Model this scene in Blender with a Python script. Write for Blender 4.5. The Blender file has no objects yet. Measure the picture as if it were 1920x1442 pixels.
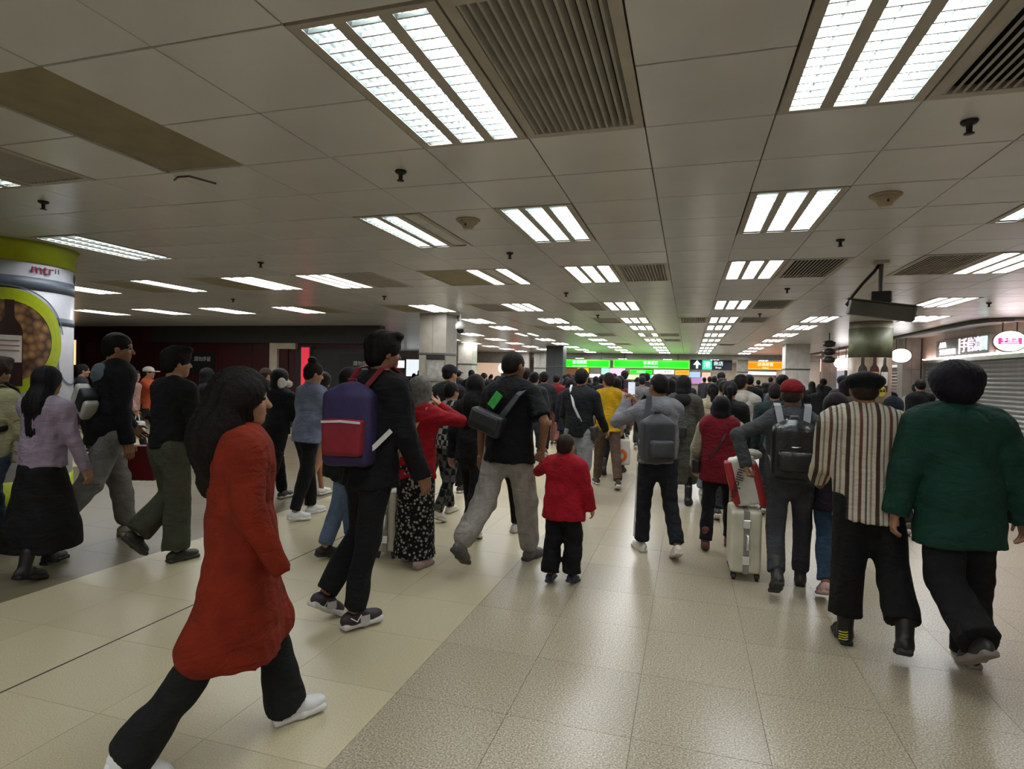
import bpy, math, random
import numpy as np
from mathutils import Matrix, Vector

S = bpy.context.scene
COL = S.collection
random.seed(7)

# ------------------------------------------------------------------ camera
FPX = 1111.1
YAW, PITCH, ROLL = math.radians(16.574), math.radians(-0.883), math.radians(1.275)
CAM = Vector((0, 0, 1.6))
_w = Vector((-math.sin(YAW) * math.cos(PITCH), math.cos(YAW) * math.cos(PITCH), math.sin(PITCH)))
_r0 = Vector((math.cos(YAW), math.sin(YAW), 0))
_u0 = _r0.cross(_w)
_r = math.cos(ROLL) * _r0 + math.sin(ROLL) * _u0
_u = -math.sin(ROLL) * _r0 + math.cos(ROLL) * _u0
cd = bpy.data.cameras.new('camera')
cd.sensor_width = 36.0
cd.lens = FPX / 1920 * 36.0
cd.clip_end = 200
camo = bpy.data.objects.new('camera', cd)
COL.objects.link(camo)
camo.matrix_world = Matrix(((_r.x, _u.x, -_w.x, CAM.x), (_r.y, _u.y, -_w.y, CAM.y), (_r.z, _u.z, -_w.z, CAM.z), (0, 0, 0, 1)))
S.camera = camo

# ------------------------------------------------------------------ world, exposure
wd = bpy.data.worlds.new('world')
S.world = wd
wd.use_nodes = True
wd.node_tree.nodes['Background'].inputs[0].default_value = (0.02, 0.02, 0.022, 1)
wd.node_tree.nodes['Background'].inputs[1].default_value = 1.0
S.view_settings.view_transform = 'Standard'
S.view_settings.look = 'None'
S.view_settings.gamma = 1.0
S.view_settings.use_curve_mapping = False
S.view_settings.exposure = 1.6
S.cycles.use_denoising = True
S.cycles.max_bounces = 6
S.cycles.diffuse_bounces = 3
S.cycles.glossy_bounces = 3
LAMP = 7.0          # radiance of a lit lamp strip

CEIL = 2.85


def ray_at(px, py, k):
    """point at depth k along the camera axis, seen at photo pixel px, py"""
    return CAM + _w * k + _r * ((px - 960) / FPX * k) - _u * ((py - 721) / FPX * k)


def ray_y(px, py, y):
    d = _w + _r * ((px - 960) / FPX) - _u * ((py - 721) / FPX)
    return CAM + d * (y / d.y)


def on_floor(px, py):
    d = _w + _r * ((px - 960) / FPX) - _u * ((py - 721) / FPX)
    t = -1.6 / d.z
    return (d.x * t, d.y * t)


# ------------------------------------------------------------------ materials
def lin(c):
    if isinstance(c, str):
        c = c.lstrip('#')
        c = [int(c[i:i + 2], 16) / 255 for i in (0, 2, 4)]
        return tuple((x / 12.92 if x <= 0.04045 else ((x + 0.055) / 1.055) ** 2.4) for x in c)
    return tuple(c)


_M = {}


def mat(name, col=None, rough=0.6, metal=0.0, var=0.12, scale=6.0, bump=0.0, bscale=40.0, emit=0.0, spec=0.5, sheen=0.0):
    if name in _M:
        return _M[name]
    m = bpy.data.materials.new(name)
    m.use_nodes = True
    nt = m.node_tree
    b = nt.nodes['Principled BSDF']
    c = lin(col)
    b.inputs['Roughness'].default_value = rough
    b.inputs['Metallic'].default_value = metal
    b.inputs['Specular IOR Level'].default_value = spec
    if sheen:
        b.inputs['Sheen Weight'].default_value = sheen
    tc = nt.nodes.new('ShaderNodeTexCoord')
    if emit:
        b.inputs['Base Color'].default_value = (*c, 1)
        b.inputs['Emission Color'].default_value = (*c, 1)
        b.inputs['Emission Strength'].default_value = emit
    elif var:
        n = nt.nodes.new('ShaderNodeTexNoise')
        n.inputs['Scale'].default_value = scale
        n.inputs['Detail'].default_value = 4
        nt.links.new(tc.outputs['Object'], n.inputs['Vector'])
        r = nt.nodes.new('ShaderNodeValToRGB')
        r.color_ramp.elements[0].position = 0.3
        r.color_ramp.elements[1].position = 0.7
        r.color_ramp.elements[0].color = (*[x * (1 - var) for x in c], 1)
        r.color_ramp.elements[1].color = (*[min(1, x * (1 + var)) for x in c], 1)
        nt.links.new(n.outputs['Fac'], r.inputs['Fac'])
        nt.links.new(r.outputs['Color'], b.inputs['Base Color'])
    else:
        b.inputs['Base Color'].default_value = (*c, 1)
    if bump:
        n2 = nt.nodes.new('ShaderNodeTexNoise')
        n2.inputs['Scale'].default_value = bscale
        n2.inputs['Detail'].default_value = 3
        nt.links.new(tc.outputs['Object'], n2.inputs['Vector'])
        bp = nt.nodes.new('ShaderNodeBump')
        bp.inputs['Strength'].default_value = bump
        bp.inputs['Distance'].default_value = 0.01
        nt.links.new(n2.outputs['Fac'], bp.inputs['Height'])
        nt.links.new(bp.outputs['Normal'], b.inputs['Normal'])
    _M[name] = m
    return m


def wrinkle(m, strength=0.55):
    """fabric creases: stretched, distorted noise as relief"""
    nt = m.node_tree
    b = nt.nodes['Principled BSDF']
    tc = nt.nodes.new('ShaderNodeTexCoord')
    mp = nt.nodes.new('ShaderNodeMapping')
    mp.inputs['Scale'].default_value = (1.0, 1.0, 1.9)
    mp.inputs['Rotation'].default_value = (0.5, 0.35, 0)
    n = nt.nodes.new('ShaderNodeTexNoise')
    n.inputs['Scale'].default_value = 7.5
    n.inputs['Detail'].default_value = 5
    n.inputs['Distortion'].default_value = 1.1
    bp = nt.nodes.new('ShaderNodeBump')
    bp.inputs['Strength'].default_value = strength
    bp.inputs['Distance'].default_value = 0.045
    nt.links.new(tc.outputs['Object'], mp.inputs['Vector'])
    nt.links.new(mp.outputs[0], n.inputs['Vector'])
    nt.links.new(n.outputs['Fac'], bp.inputs['Height'])
    old = b.inputs['Normal'].links
    if old:
        nt.links.new(old[0].from_socket, bp.inputs['Normal'])
    nt.links.new(bp.outputs['Normal'], b.inputs['Normal'])
    return m


def cloth(hexcol, rough=0.85):
    n = 'cloth_' + hexcol.strip('#') + '_%d' % int(rough * 100)
    if n in _M:
        return _M[n]
    return wrinkle(mat(n, tuple(x * 0.72 for x in lin(hexcol)), rough, var=0.22, scale=9, bump=0.35, bscale=120, spec=0.25))


def glow(name, col, e):
    return mat('glow_' + name, col, 0.4, emit=e if name in ('tube', 'strip') else e * 0.37, var=0)


def speckle(name, base, dark, light, rough, sc=260.0, rvar=0.1):
    """polished terrazzo: chips of several tones under a gloss"""
    m = bpy.data.materials.new(name)
    m.use_nodes = True
    nt = m.node_tree
    b = nt.nodes['Principled BSDF']
    g = nt.nodes.new('ShaderNodeNewGeometry')
    v = nt.nodes.new('ShaderNodeTexNoise')
    v.inputs['Scale'].default_value = sc
    v.inputs['Detail'].default_value = 1
    nt.links.new(g.outputs['Position'], v.inputs['Vector'])
    r = nt.nodes.new('ShaderNodeValToRGB')
    cr = r.color_ramp
    cr.interpolation = 'CONSTANT'
    cr.elements[0].color = (*lin(dark), 1)
    cr.elements[1].color = (*lin(light), 1)
    cr.elements[1].position = 0.60
    e = cr.elements.new(0.42)
    e.color = (*lin(base), 1)
    nt.links.new(v.outputs['Fac'], r.inputs['Fac'])
    n = nt.nodes.new('ShaderNodeTexNoise')
    n.inputs['Scale'].default_value = 0.9
    n.inputs['Detail'].default_value = 5
    nt.links.new(g.outputs['Position'], n.inputs['Vector'])
    oi = nt.nodes.new('ShaderNodeObjectInfo')
    mth = nt.nodes.new('ShaderNodeMath')
    mth.operation = 'MULTIPLY_ADD'
    mth.inputs[1].default_value = 0.10
    mth.inputs[2].default_value = 0.86
    nt.links.new(oi.outputs['Random'], mth.inputs[0])
    mt2 = nt.nodes.new('ShaderNodeMath')
    mt2.operation = 'MULTIPLY_ADD'
    mt2.inputs[1].default_value = 0.16
    nt.links.new(n.outputs['Fac'], mt2.inputs[0])
    nt.links.new(mth.outputs[0], mt2.inputs[2])
    mx = nt.nodes.new('ShaderNodeVectorMath')
    mx.operation = 'SCALE'
    nt.links.new(r.outputs['Color'], mx.inputs[0])
    nt.links.new(mt2.outputs[0], mx.inputs['Scale'])
    nt.links.new(mx.outputs[0], b.inputs['Base Color'])
    b.inputs['Roughness'].default_value = rough
    return m


M_GREY_FLOOR = speckle('terrazzo_grey', '#a79c84', '#837966', '#c8bfa9', 0.30, 120)
M_CREAM_FLOOR = speckle('terrazzo_cream', '#beb393', '#aea485', '#c9be9f', 0.34, 160)
M_TAUPE_FLOOR = speckle('terrazzo_taupe', '#756c57', '#675f4b', '#837962', 0.34, 160)
M_JOINT = mat('floor_joint', '#5d5748', 0.8)
M_DARKJOINT = mat('expansion_joint', '#1e1a16', 0.6)
M_CEIL = mat('ceiling_metal', '#cbcbcc', 0.27, var=0.04, scale=2, bump=0.03, bscale=8, spec=0.8)
M_CEILGAP = mat('ceiling_gap', '#45423c', 0.9)
M_BROWN = mat('access_panel', '#8a7f64', 0.6)
M_FIXT = mat('fixture_frame', '#aaa398', 0.45)
M_REFL = mat('fixture_reflector', '#8f9a98', 0.22, metal=0.95, var=0)
M_BLADE = mat('fixture_blade', '#9aa2a0', 0.4, var=0)
M_TUBE = glow('tube', '#f6f8fb', LAMP * 2.6)
M_STRIP = glow('strip', '#f6f8fb', LAMP)
M_TUBEOFF = mat('tube_off', '#c9c9c4', 0.4)
M_VENT = mat('vent_slat', '#a3a097', 0.5)
M_VENTIN = mat('vent_inside', '#15140f', 0.9)
M_DARKMETAL = mat('dark_metal', '#4a4842', 0.45)
M_BLACK = mat('black_plastic', '#141414', 0.5)
M_WHITE = mat('white_paint', '#d8d6d2', 0.5)
M_STEEL = mat('steel', '#9a9a98', 0.3, metal=0.9)
SKIN = mat('skin', '#a3785c', 0.55, var=0.08, scale=12, spec=0.35)
SKIN2 = mat('skin_tan', '#876045', 0.55, var=0.08, scale=12, spec=0.35)


# ------------------------------------------------------------------ mesh helpers
def mesh_raw(name, verts, faces):
    me = bpy.data.meshes.new(name)
    me.from_pydata([tuple(v) for v in verts], [], faces)
    me.update()
    return me


def mesh_np(name, V, Q, smooth=True):
    me = bpy.data.meshes.new(name)
    n, q = len(V), len(Q)
    me.vertices.add(n)
    me.vertices.foreach_set('co', np.ascontiguousarray(V, dtype=np.float32).ravel())
    me.loops.add(q * 4)
    me.loops.foreach_set('vertex_index', np.ascontiguousarray(Q, dtype=np.int32).ravel())
    me.polygons.add(q)
    me.polygons.foreach_set('loop_start', np.arange(0, q * 4, 4, dtype=np.int32))
    me.update(calc_edges=True)
    if smooth:
        me.polygons.foreach_set('use_smooth', np.ones(q, dtype=bool))
    return me


def obj(name, me, m=None, parent=None, loc=None, rotz=None):
    o = bpy.data.objects.new(name, me)
    COL.objects.link(o)
    if m is not None and me is not None and hasattr(me, 'materials') and not me.materials:
        me.materials.append(m)
    if parent:
        o.parent = parent
    if loc is not None:
        o.location = loc
    if rotz is not None:
        o.rotation_euler = (0, 0, rotz)
    return o


def empty(name, loc=(0, 0, 0), rotz=0.0):
    o = bpy.data.objects.new(name, None)
    COL.objects.link(o)
    o.location = loc
    o.rotation_euler = (0, 0, rotz)
    o.empty_display_size = 0.1
    return o


def tag(o, label=None, cat=None, group=None, kind=None):
    if label:
        o['label'] = label
    if cat:
        o['category'] = cat
    if group:
        o['group'] = group
    if kind:
        o['kind'] = kind
    return o


class MB:
    """collects boxes, tubes and quads for ONE mesh"""

    def __init__(s):
        s.v, s.f, s.sm = [], [], []

    def box(s, x0, x1, y0, y1, z0, z1, bev=0.0):
        n = len(s.v)
        if bev:
            b = min(bev, (x1 - x0) / 2.01, (y1 - y0) / 2.01, (z1 - z0) / 2.01)
            # chamfered box: three nested slabs
            pts = []
            for zz, d in ((z0, b), (z0 + b, 0), (z1 - b, 0), (z1, b)):
                xa, xb, ya, yb = x0 + d, x1 - d, y0 + d, y1 - d
                c = b
                pts.append([(xa + c, ya, zz), (xb - c, ya, zz), (xb, ya + c, zz), (xb, yb - c, zz), (xb - c, yb, zz), (xa + c, yb, zz), (xa, yb - c, zz), (xa, ya + c, zz)])
            for ring in pts:
                s.v += ring
            for i in range(3):
                for j in range(8):
                    s.f.append((n + i * 8 + j, n + i * 8 + (j + 1) % 8, n + i * 8 + 8 + (j + 1) % 8, n + i * 8 + 8 + j))
            s.f.append(tuple(n + 7 - j for j in range(8)))
            s.f.append(tuple(n + 24 + j for j in range(8)))
            return s
        s.v += [(x0, y0, z0), (x1, y0, z0), (x1, y1, z0), (x0, y1, z0), (x0, y0, z1), (x1, y0, z1), (x1, y1, z1), (x0, y1, z1)]
        s.f += [(n, n + 3, n + 2, n + 1), (n + 4, n + 5, n + 6, n + 7), (n, n + 1, n + 5, n + 4), (n + 1, n + 2, n + 6, n + 5), (n + 2, n + 3, n + 7, n + 6), (n + 3, n, n + 4, n + 7)]
        return s

    def poly(s, pts):
        n = len(s.v)
        s.v += [tuple(p) for p in pts]
        s.f.append(tuple(range(n, n + len(pts))))
        return s

    def tube(s, pts, r, seg=8, cap=True):
        pts = [Vector(p) for p in pts]
        rr = r if isinstance(r, (list, tuple)) else [r] * len(pts)
        n0 = len(s.v)
        up = None
        for i, p in enumerate(pts):
            t = (pts[min(i + 1, len(pts) - 1)] - pts[max(i - 1, 0)]).normalized()
            if up is None:
                up = t.orthogonal().normalized()
            else:
                up = (up - t * up.dot(t))
                up = up.normalized() if up.length > 1e-5 else t.orthogonal().normalized()
            sd = t.cross(up)
            for j in range(seg):
                a = 2 * math.pi * j / seg
                s.v.append(tuple(p + (up * math.cos(a) + sd * math.sin(a)) * rr[i]))
        for i in range(len(pts) - 1):
            for j in range(seg):
                a, b = n0 + i * seg + j, n0 + i * seg + (j + 1) % seg
                s.f.append((a, b, b + seg, a + seg))
        if cap:
            s.f.append(tuple(n0 + seg - 1 - j for j in range(seg)))
            e = n0 + (len(pts) - 1) * seg
            s.f.append(tuple(e + j for j in range(seg)))
        return s

    def band(s, pts, nrm, w, t):
        """flat strap along pts: nrm gives the outward direction at each point"""
        n0 = len(s.v)
        pts = [Vector(p) for p in pts]
        for i, p in enumerate(pts):
            tg = (pts[min(i + 1, len(pts) - 1)] - pts[max(i - 1, 0)]).normalized()
            nn = Vector(nrm[i]).normalized()
            sd = tg.cross(nn).normalized()
            nn = sd.cross(tg).normalized()
            for a, b in ((-1, 0), (1, 0), (1, 1), (-1, 1)):
                s.v.append(tuple(p + sd * (a * w / 2) + nn * (b * t)))
        for i in range(len(pts) - 1):
            for j in range(4):
                a, b = n0 + i * 4 + j, n0 + i * 4 + (j + 1) % 4
                s.f.append((a, b, b + 4, a + 4))
        e = n0 + (len(pts) - 1) * 4
        s.f += [(n0 + 3, n0 + 2, n0 + 1, n0), (e, e + 1, e + 2, e + 3)]
        return s

    def lathe(s, prof, seg=20, c=(0, 0, 0)):
        n0 = len(s.v)
        for (r, z) in prof:
            for j in range(seg):
                a = 2 * math.pi * j / seg
                s.v.append((c[0] + r * math.cos(a), c[1] + r * math.sin(a), c[2] + z))
        for i in range(len(prof) - 1):
            for j in range(seg):
                a, b = n0 + i * seg + j, n0 + i * seg + (j + 1) % seg
                s.f.append((a, b, b + seg, a + seg))
        if prof[0][0] > 1e-4:
            s.f.append(tuple(n0 + seg - 1 - j for j in range(seg)))
        if prof[-1][0] > 1e-4:
            e = n0 + (len(prof) - 1) * seg
            s.f.append(tuple(e + j for j in range(seg)))
        return s

    def mesh(s, name, smooth=False):
        me = mesh_raw(name, s.v, s.f)
        if smooth:
            me.polygons.foreach_set('use_smooth', np.ones(len(me.polygons), dtype=bool))
        return me

    def build(s, name, m, parent=None, smooth=False, loc=None, rotz=None):
        return obj(name, s.mesh(name, smooth), m, parent, loc, rotz)


def text(name, body, size, m, parent, loc, rot, thick=0.004, sx=1.0):
    """lettering as real, slightly raised geometry, centred on loc"""
    c = bpy.data.curves.new(name, 'FONT')
    c.body = body
    c.size = size
    c.align_x = 'CENTER'
    c.align_y = 'CENTER'
    c.extrude = thick
    c.resolution_u = 2
    o = bpy.data.objects.new(name, c)
    dg = None
    COL.objects.link(o)
    bpy.context.view_layer.update()
    me = bpy.data.meshes.new_from_object(o.evaluated_get(bpy.context.evaluated_depsgraph_get()))
    bpy.data.objects.remove(o)
    o = obj(name, me, m, parent)
    o.location = loc
    o.rotation_euler = rot
    o.scale = (sx, 1, 1)
    return o


FACE_CAM = (math.pi / 2, 0, 0)      # lettering readable for someone looking towards +Y


# ------------------------------------------------------------------ implicit surfaces (bodies, clothes, bags)
def _fold(P, amp, sc, seed):
    rs = np.random.RandomState(seed)
    d = np.zeros(P.shape[:-1], dtype=np.float32)
    for i in range(5):
        k = rs.normal(size=3) * sc * (0.7 + 0.5 * i)
        k[2] *= 0.8
        d += np.sin(P @ k.astype(np.float32) + rs.uniform(0, 6.3)) / (1 + 0.6 * i)
    return d * amp / 2.2


def implicit(prims, h, fold=0.0, fsc=26.0, seed=1):
    """surface-net mesh of smooth-joined primitives; returns verts, quads"""
    lo, hi = np.full(3, 9e9), np.full(3, -9e9)
    bbs = []
    for p in prims:
        t = p[0]
        if t in ('c', 'f'):
            _, a, b, ra, rb, k, sc = p
            a, b, sc = np.array(a, float), np.array(b, float), np.array(sc, float)
            mn = np.minimum(a - ra * sc, b - rb * sc)
            mx = np.maximum(a + ra * sc, b + rb * sc)
        elif t in ('e', '-e'):
            _, c, r, k = p[:4]
            c, r = np.array(c, float), np.array(r, float)
            mn, mx = c - r, c + r
            if len(p) > 4:
                mn, mx = c - r.max(), c + r.max()
        elif t in ('b', '-b'):
            _, c, hf, rd, k = p[:5]
            c, hf = np.array(c, float), np.array(hf, float)
            e = hf if len(p) <= 5 else np.full(3, np.linalg.norm(hf))
            mn, mx = c - e - rd, c + e + rd
        else:
            bbs.append(None)
            continue
        mg = max(k, 0.0) + fold + 2.5 * h
        bbs.append((mn - mg, mx + mg))
        if t[0] != '-':
            lo, hi = np.minimum(lo, mn - fold - 0.02), np.maximum(hi, mx + fold + 0.02)
    lo -= 2 * h
    dims = np.ceil((hi + 2 * h - lo) / h).astype(int) + 1
    D = np.full(dims, 0.5, dtype=np.float32)
    ax = [(lo[i] + h * np.arange(dims[i])).astype(np.float32) for i in range(3)]
    for p, bb in zip(prims, bbs):
        t = p[0]
        if t == 'zmin':
            D = np.maximum(D, (p[1] - ax[2])[None, None, :])
            continue
        if t == 'zmax':
            D = np.maximum(D, (ax[2] - p[1])[None, None, :])
            continue
        i0 = np.clip(np.floor((bb[0] - lo) / h).astype(int), 0, dims - 1)
        i1 = np.clip(np.ceil((bb[1] - lo) / h).astype(int) + 1, 1, dims)
        if np.any(i1 <= i0):
            continue
        sl = tuple(slice(i0[i], i1[i]) for i in range(3))
        P = np.stack(np.meshgrid(ax[0][sl[0]], ax[1][sl[1]], ax[2][sl[2]], indexing='ij'), -1)
        if t in ('c', 'f'):
            _, a, b, ra, rb, k, sc = p
            sc = np.array(sc, np.float32)
            a, b = np.array(a, np.float32) / sc, np.array(b, np.float32) / sc
            ab = b - a
            Q = P / sc - a
            tt = np.clip((Q @ ab) / max(float(ab @ ab), 1e-9), 0, 1)
            d = np.linalg.norm(Q - tt[..., None] * ab, axis=-1) - (ra + tt * (rb - ra))
            d *= sc.min()
            if t == 'f':
                dv = np.array(p[2], np.float32) - np.array(p[1], np.float32)
                dv /= np.linalg.norm(dv) + 1e-9
                d = np.maximum(d, (P - np.array(p[2], np.float32)) @ dv)
        elif t in ('e', '-e'):
            c, r = np.array(p[1], np.float32), np.array(p[2], np.float32)
            k = p[3]
            Q = P - c
            if len(p) > 4:
                Q = Q @ np.array(p[4], np.float32)
            k0 = np.linalg.norm(Q / r, axis=-1)
            k1 = np.linalg.norm(Q / (r * r), axis=-1) + 1e-6
            d = k0 * (k0 - 1) / k1
        else:
            c, hf, rd, k = np.array(p[1], np.float32), np.array(p[2], np.float32), p[3], p[4]
            Q = P - c
            if len(p) > 5:
                Q = Q @ np.array(p[5], np.float32)
            q = np.abs(Q) - hf
            d = np.linalg.norm(np.maximum(q, 0), axis=-1) + np.minimum(q.max(-1), 0) - rd
        cur = D[sl]
        if t[0] == '-':
            D[sl] = np.maximum(cur, -d)
        elif k > 0:
            hh = np.clip(0.5 + 0.5 * (d - cur) / k, 0, 1)
            D[sl] = d * (1 - hh) + cur * hh - k * hh * (1 - hh)
        else:
            D[sl] = np.minimum(cur, d)
    if fold:
        near = np.abs(D) < fold * 2 + 1.5 * h
        ii = np.argwhere(near)
        P = (lo + ii * h).astype(np.float32)
        D[near] += _fold(P, fold, fsc, seed)
    # ---- surface nets
    s = D < 0
    cnt = np.zeros(tuple(dims - 1), dtype=np.int8)
    corners = [(a, b, c) for a in (0, 1) for b in (0, 1) for c in (0, 1)]
    for a, b, c in corners:
        cnt += s[a:dims[0] - 1 + a, b:dims[1] - 1 + b, c:dims[2] - 1 + c]
    mask = (cnt > 0) & (cnt < 8)
    idx = np.argwhere(mask)
    vals = np.stack([D[idx[:, 0] + a, idx[:, 1] + b, idx[:, 2] + c] for a, b, c in corners], 1)
    acc = np.zeros((len(idx), 3))
    num = np.zeros(len(idx))
    for i, ca in enumerate(corners):
        for j, cb in enumerate(corners):
            if j > i and sum(x != y for x, y in zip(ca, cb)) == 1:
                va, vb = vals[:, i], vals[:, j]
                x = (va < 0) != (vb < 0)
                tt = np.where(x, va / np.where(x, va - vb, 1), 0)
                pos = np.array(ca)[None] + tt[:, None] * (np.array(cb) - np.array(ca))[None]
                acc += pos * x[:, None]
                num += x
    V = lo + h * (idx + acc / num[:, None])
    ids = np.full(tuple(dims - 1), -1, dtype=np.int64)
    ids[mask] = np.arange(len(idx))
    Q = []
    for axn in range(3):
        u, v = [(1, 2), (2, 0), (0, 1)][axn]
        A = np.take(s, np.arange(dims[axn] - 1), axn)
        B = np.take(s, np.arange(1, dims[axn]), axn)
        e = np.argwhere(A != B)
        e = e[(e[:, u] > 0) & (e[:, v] > 0) & (e[:, u] < dims[u] - 1) & (e[:, v] < dims[v] - 1)]
        if not len(e):
            continue
        ins = A[e[:, 0], e[:, 1], e[:, 2]]

        def cid(du, dv):
            c = e.copy()
            c[:, u] += du
            c[:, v] += dv
            return ids[c[:, 0], c[:, 1], c[:, 2]]
        q = np.stack([cid(-1, -1), cid(0, -1), cid(0, 0), cid(-1, 0)], 1)
        q[~ins] = q[~ins][:, ::-1]
        Q.append(q)
    Q = np.concatenate(Q) if Q else np.zeros((0, 4), int)
    Q = Q[(Q >= 0).all(1)]
    return V.astype(np.float32), Q


def merge(parts):
    V, Q, n = [], [], 0
    for v, q in parts:
        V.append(v)
        Q.append(q + n)
        n += len(v)
    return np.concatenate(V), np.concatenate(Q)


def cone(a, b, ra, rb, k=0.03, sc=(1, 1, 1)):
    return ('c', a, b, ra, rb, k, sc)


def cuff(a, b, ra, rb, k=0.03, sc=(1, 1, 1)):
    """cone cut flat at b: an open hem or cuff"""
    return ('f', a, b, ra, rb, k, sc)

# ================================================================== SETTING
def seen(x, y, z, mx=140):
    d = Vector((x, y, z)) - CAM
    k = d.dot(_w)
    if k < 0.3:
        return False
    px, py = 960 + FPX * d.dot(_r) / k, 721 - FPX * d.dot(_u) / k
    return -mx < px < 1920 + mx and -mx < py < 1442 + mx


ORD = ['nearest', 'second', 'third', 'fourth', 'fifth', 'sixth', 'seventh', 'eighth', 'ninth', 'tenth', 'eleventh', 'twelfth']

# ---- grids
XL = [round(-0.24 + 0.6 * i, 3) for i in range(-34, 16)]
YL = [round(3.03 + 0.6 * i, 3) for i in range(-15, 12)] + [9.9, 10.5, 11.1, 11.7, 12.3, 12.5, 13.1, 13.7, 14.3, 14.45, 15.05, 15.65]
YL += [round(15.65 + 0.6 * i, 3) for i in range(1, 27)]
ROWS = [3.03, 5.43, 7.83, 11.1, 13.7, 15.65, 18.05, 20.45, 22.85, 25.25, 27.65, 30.05]
# row index -> {left edge of the light: strips lit}
LIGHTS = {
    0: {-1.44: '111', 0.36: '111', -5.04: '111'},
    1: {-1.44: '111', 0.36: '111', -2.64: '110', 2.16: '111', -6.24: '111'},
    2: {-1.44: '111', 0.36: '111', -2.64: '101', -5.04: '111', -6.24: '111', -8.04: '011', -9.84: '111', 2.76: '111'},
    3: {-1.44: '111', 0.36: '111', -3.24: '111', -5.04: '111', -8.04: '111', -9.84: '111', -11.64: '111', -13.44: '111', 3.36: '111'},
    4: {-1.44: '111', 0.36: '111', -3.24: '111', -5.04: '111', 2.16: '111', 3.96: '111'},
    5: {-1.44: '111', 0.36: '111', -3.24: '111', -5.04: '111', 2.16: '111'},
    6: {-1.44: '101', 0.36: '111', -3.24: '111', -5.04: '101', 2.16: '111', -6.84: '111'},
}
for r in range(7, 12):
    LIGHTS[r] = {-1.44: '111', 0.36: '111', -3.24: '111', -5.04: '111', 2.16: '111', -6.84: '111', -8.64: '111'}
VENTS = [(0, -0.84), (0, 0.96), (0, -4.44), (2, -0.84), (2, 0.96), (2, -4.44), (2, 2.16), (3, -2.04), (3, -3.84), (3, 0.96), (4, -2.04), (4, -0.24), (4, 0.96), (5, -3.84), (6, -0.84), (6, -2.64), (7, -0.84), (8, -2.64), (8, 0.96)]
PANELS = [(0, -3.24), (2, -3.24), (2, -6.84), (2, -8.64), (3, -5.64), (3, -7.44)]
taken = set()


def claim(x, yb):
    for cx in range(len(XL) - 1):
        for cy in range(len(YL) - 1):
            mx, my = (XL[cx] + XL[cx + 1]) / 2, (YL[cy] + YL[cy + 1]) / 2
            if x < mx < x + 0.6 and yb - 1.2 < my < yb:
                taken.add((cx, cy))


for r, d in LIGHTS.items():
    for x in d:
        claim(x, ROWS[r])
for r, x in VENTS + PANELS:
    claim(x, ROWS[r])
BEHIND = [(-0.57, x) for x in (-5.04, -3.24, -1.44, 0.36, 2.16)] + [(-3.57, x) for x in (-3.24, 0.36)]
for yb, x in BEHIND:
    claim(x, yb)

# ---- ceiling
ceiling = MB().box(-20.6, 8.4, -6, 31.2, CEIL + 0.12, CEIL + 0.25).build('ceiling', M_CEILGAP)
tag(ceiling, 'low grey metal tile ceiling over the whole concourse', kind='structure')
tile_me = {}
far = MB()
n_tile = 0
GX, GY = 0.003, 0.006
for cx in range(len(XL) - 1):
    for cy in range(len(YL) - 1):
        if (cx, cy) in taken:
            continue
        x0, x1, y0, y1 = XL[cx], XL[cx + 1], YL[cy], YL[cy + 1]
        if y0 > 14.0 and x1 < -8.8 and False:
            continue
        xm, ym = (x0 + x1) / 2, (y0 + y1) / 2
        if ym < 8.5 and seen(xm, ym, CEIL, 90) and n_tile < 290 and abs(y1 - y0 - 0.6) < 0.01:
            if 't' not in tile_me:
                tile_me['t'] = MB().box(-0.3 + GX, 0.3 - GX, -0.3 + GY, 0.3 - GY, 0, 0.03, 0.002).mesh('tile')
                tile_me['t'].materials.append(M_CEIL)
            o = obj('tile', tile_me['t'], None, ceiling, (xm, ym, CEIL + random.uniform(-0.001, 0.0012)))
            n_tile += 1
        else:
            far.box(x0 + GX, x1 - GX, y0 + GY, y1 - GY, CEIL, CEIL + 0.03)
tag(far.build('tile_field', M_CEIL, ceiling), kind='stuff')

# ---- lamps
FX = [(-0.294 + 0.045 + i * 0.184, -0.294 + 0.045 + i * 0.184 + 0.13) for i in range(3)]
_fm = {}


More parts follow.
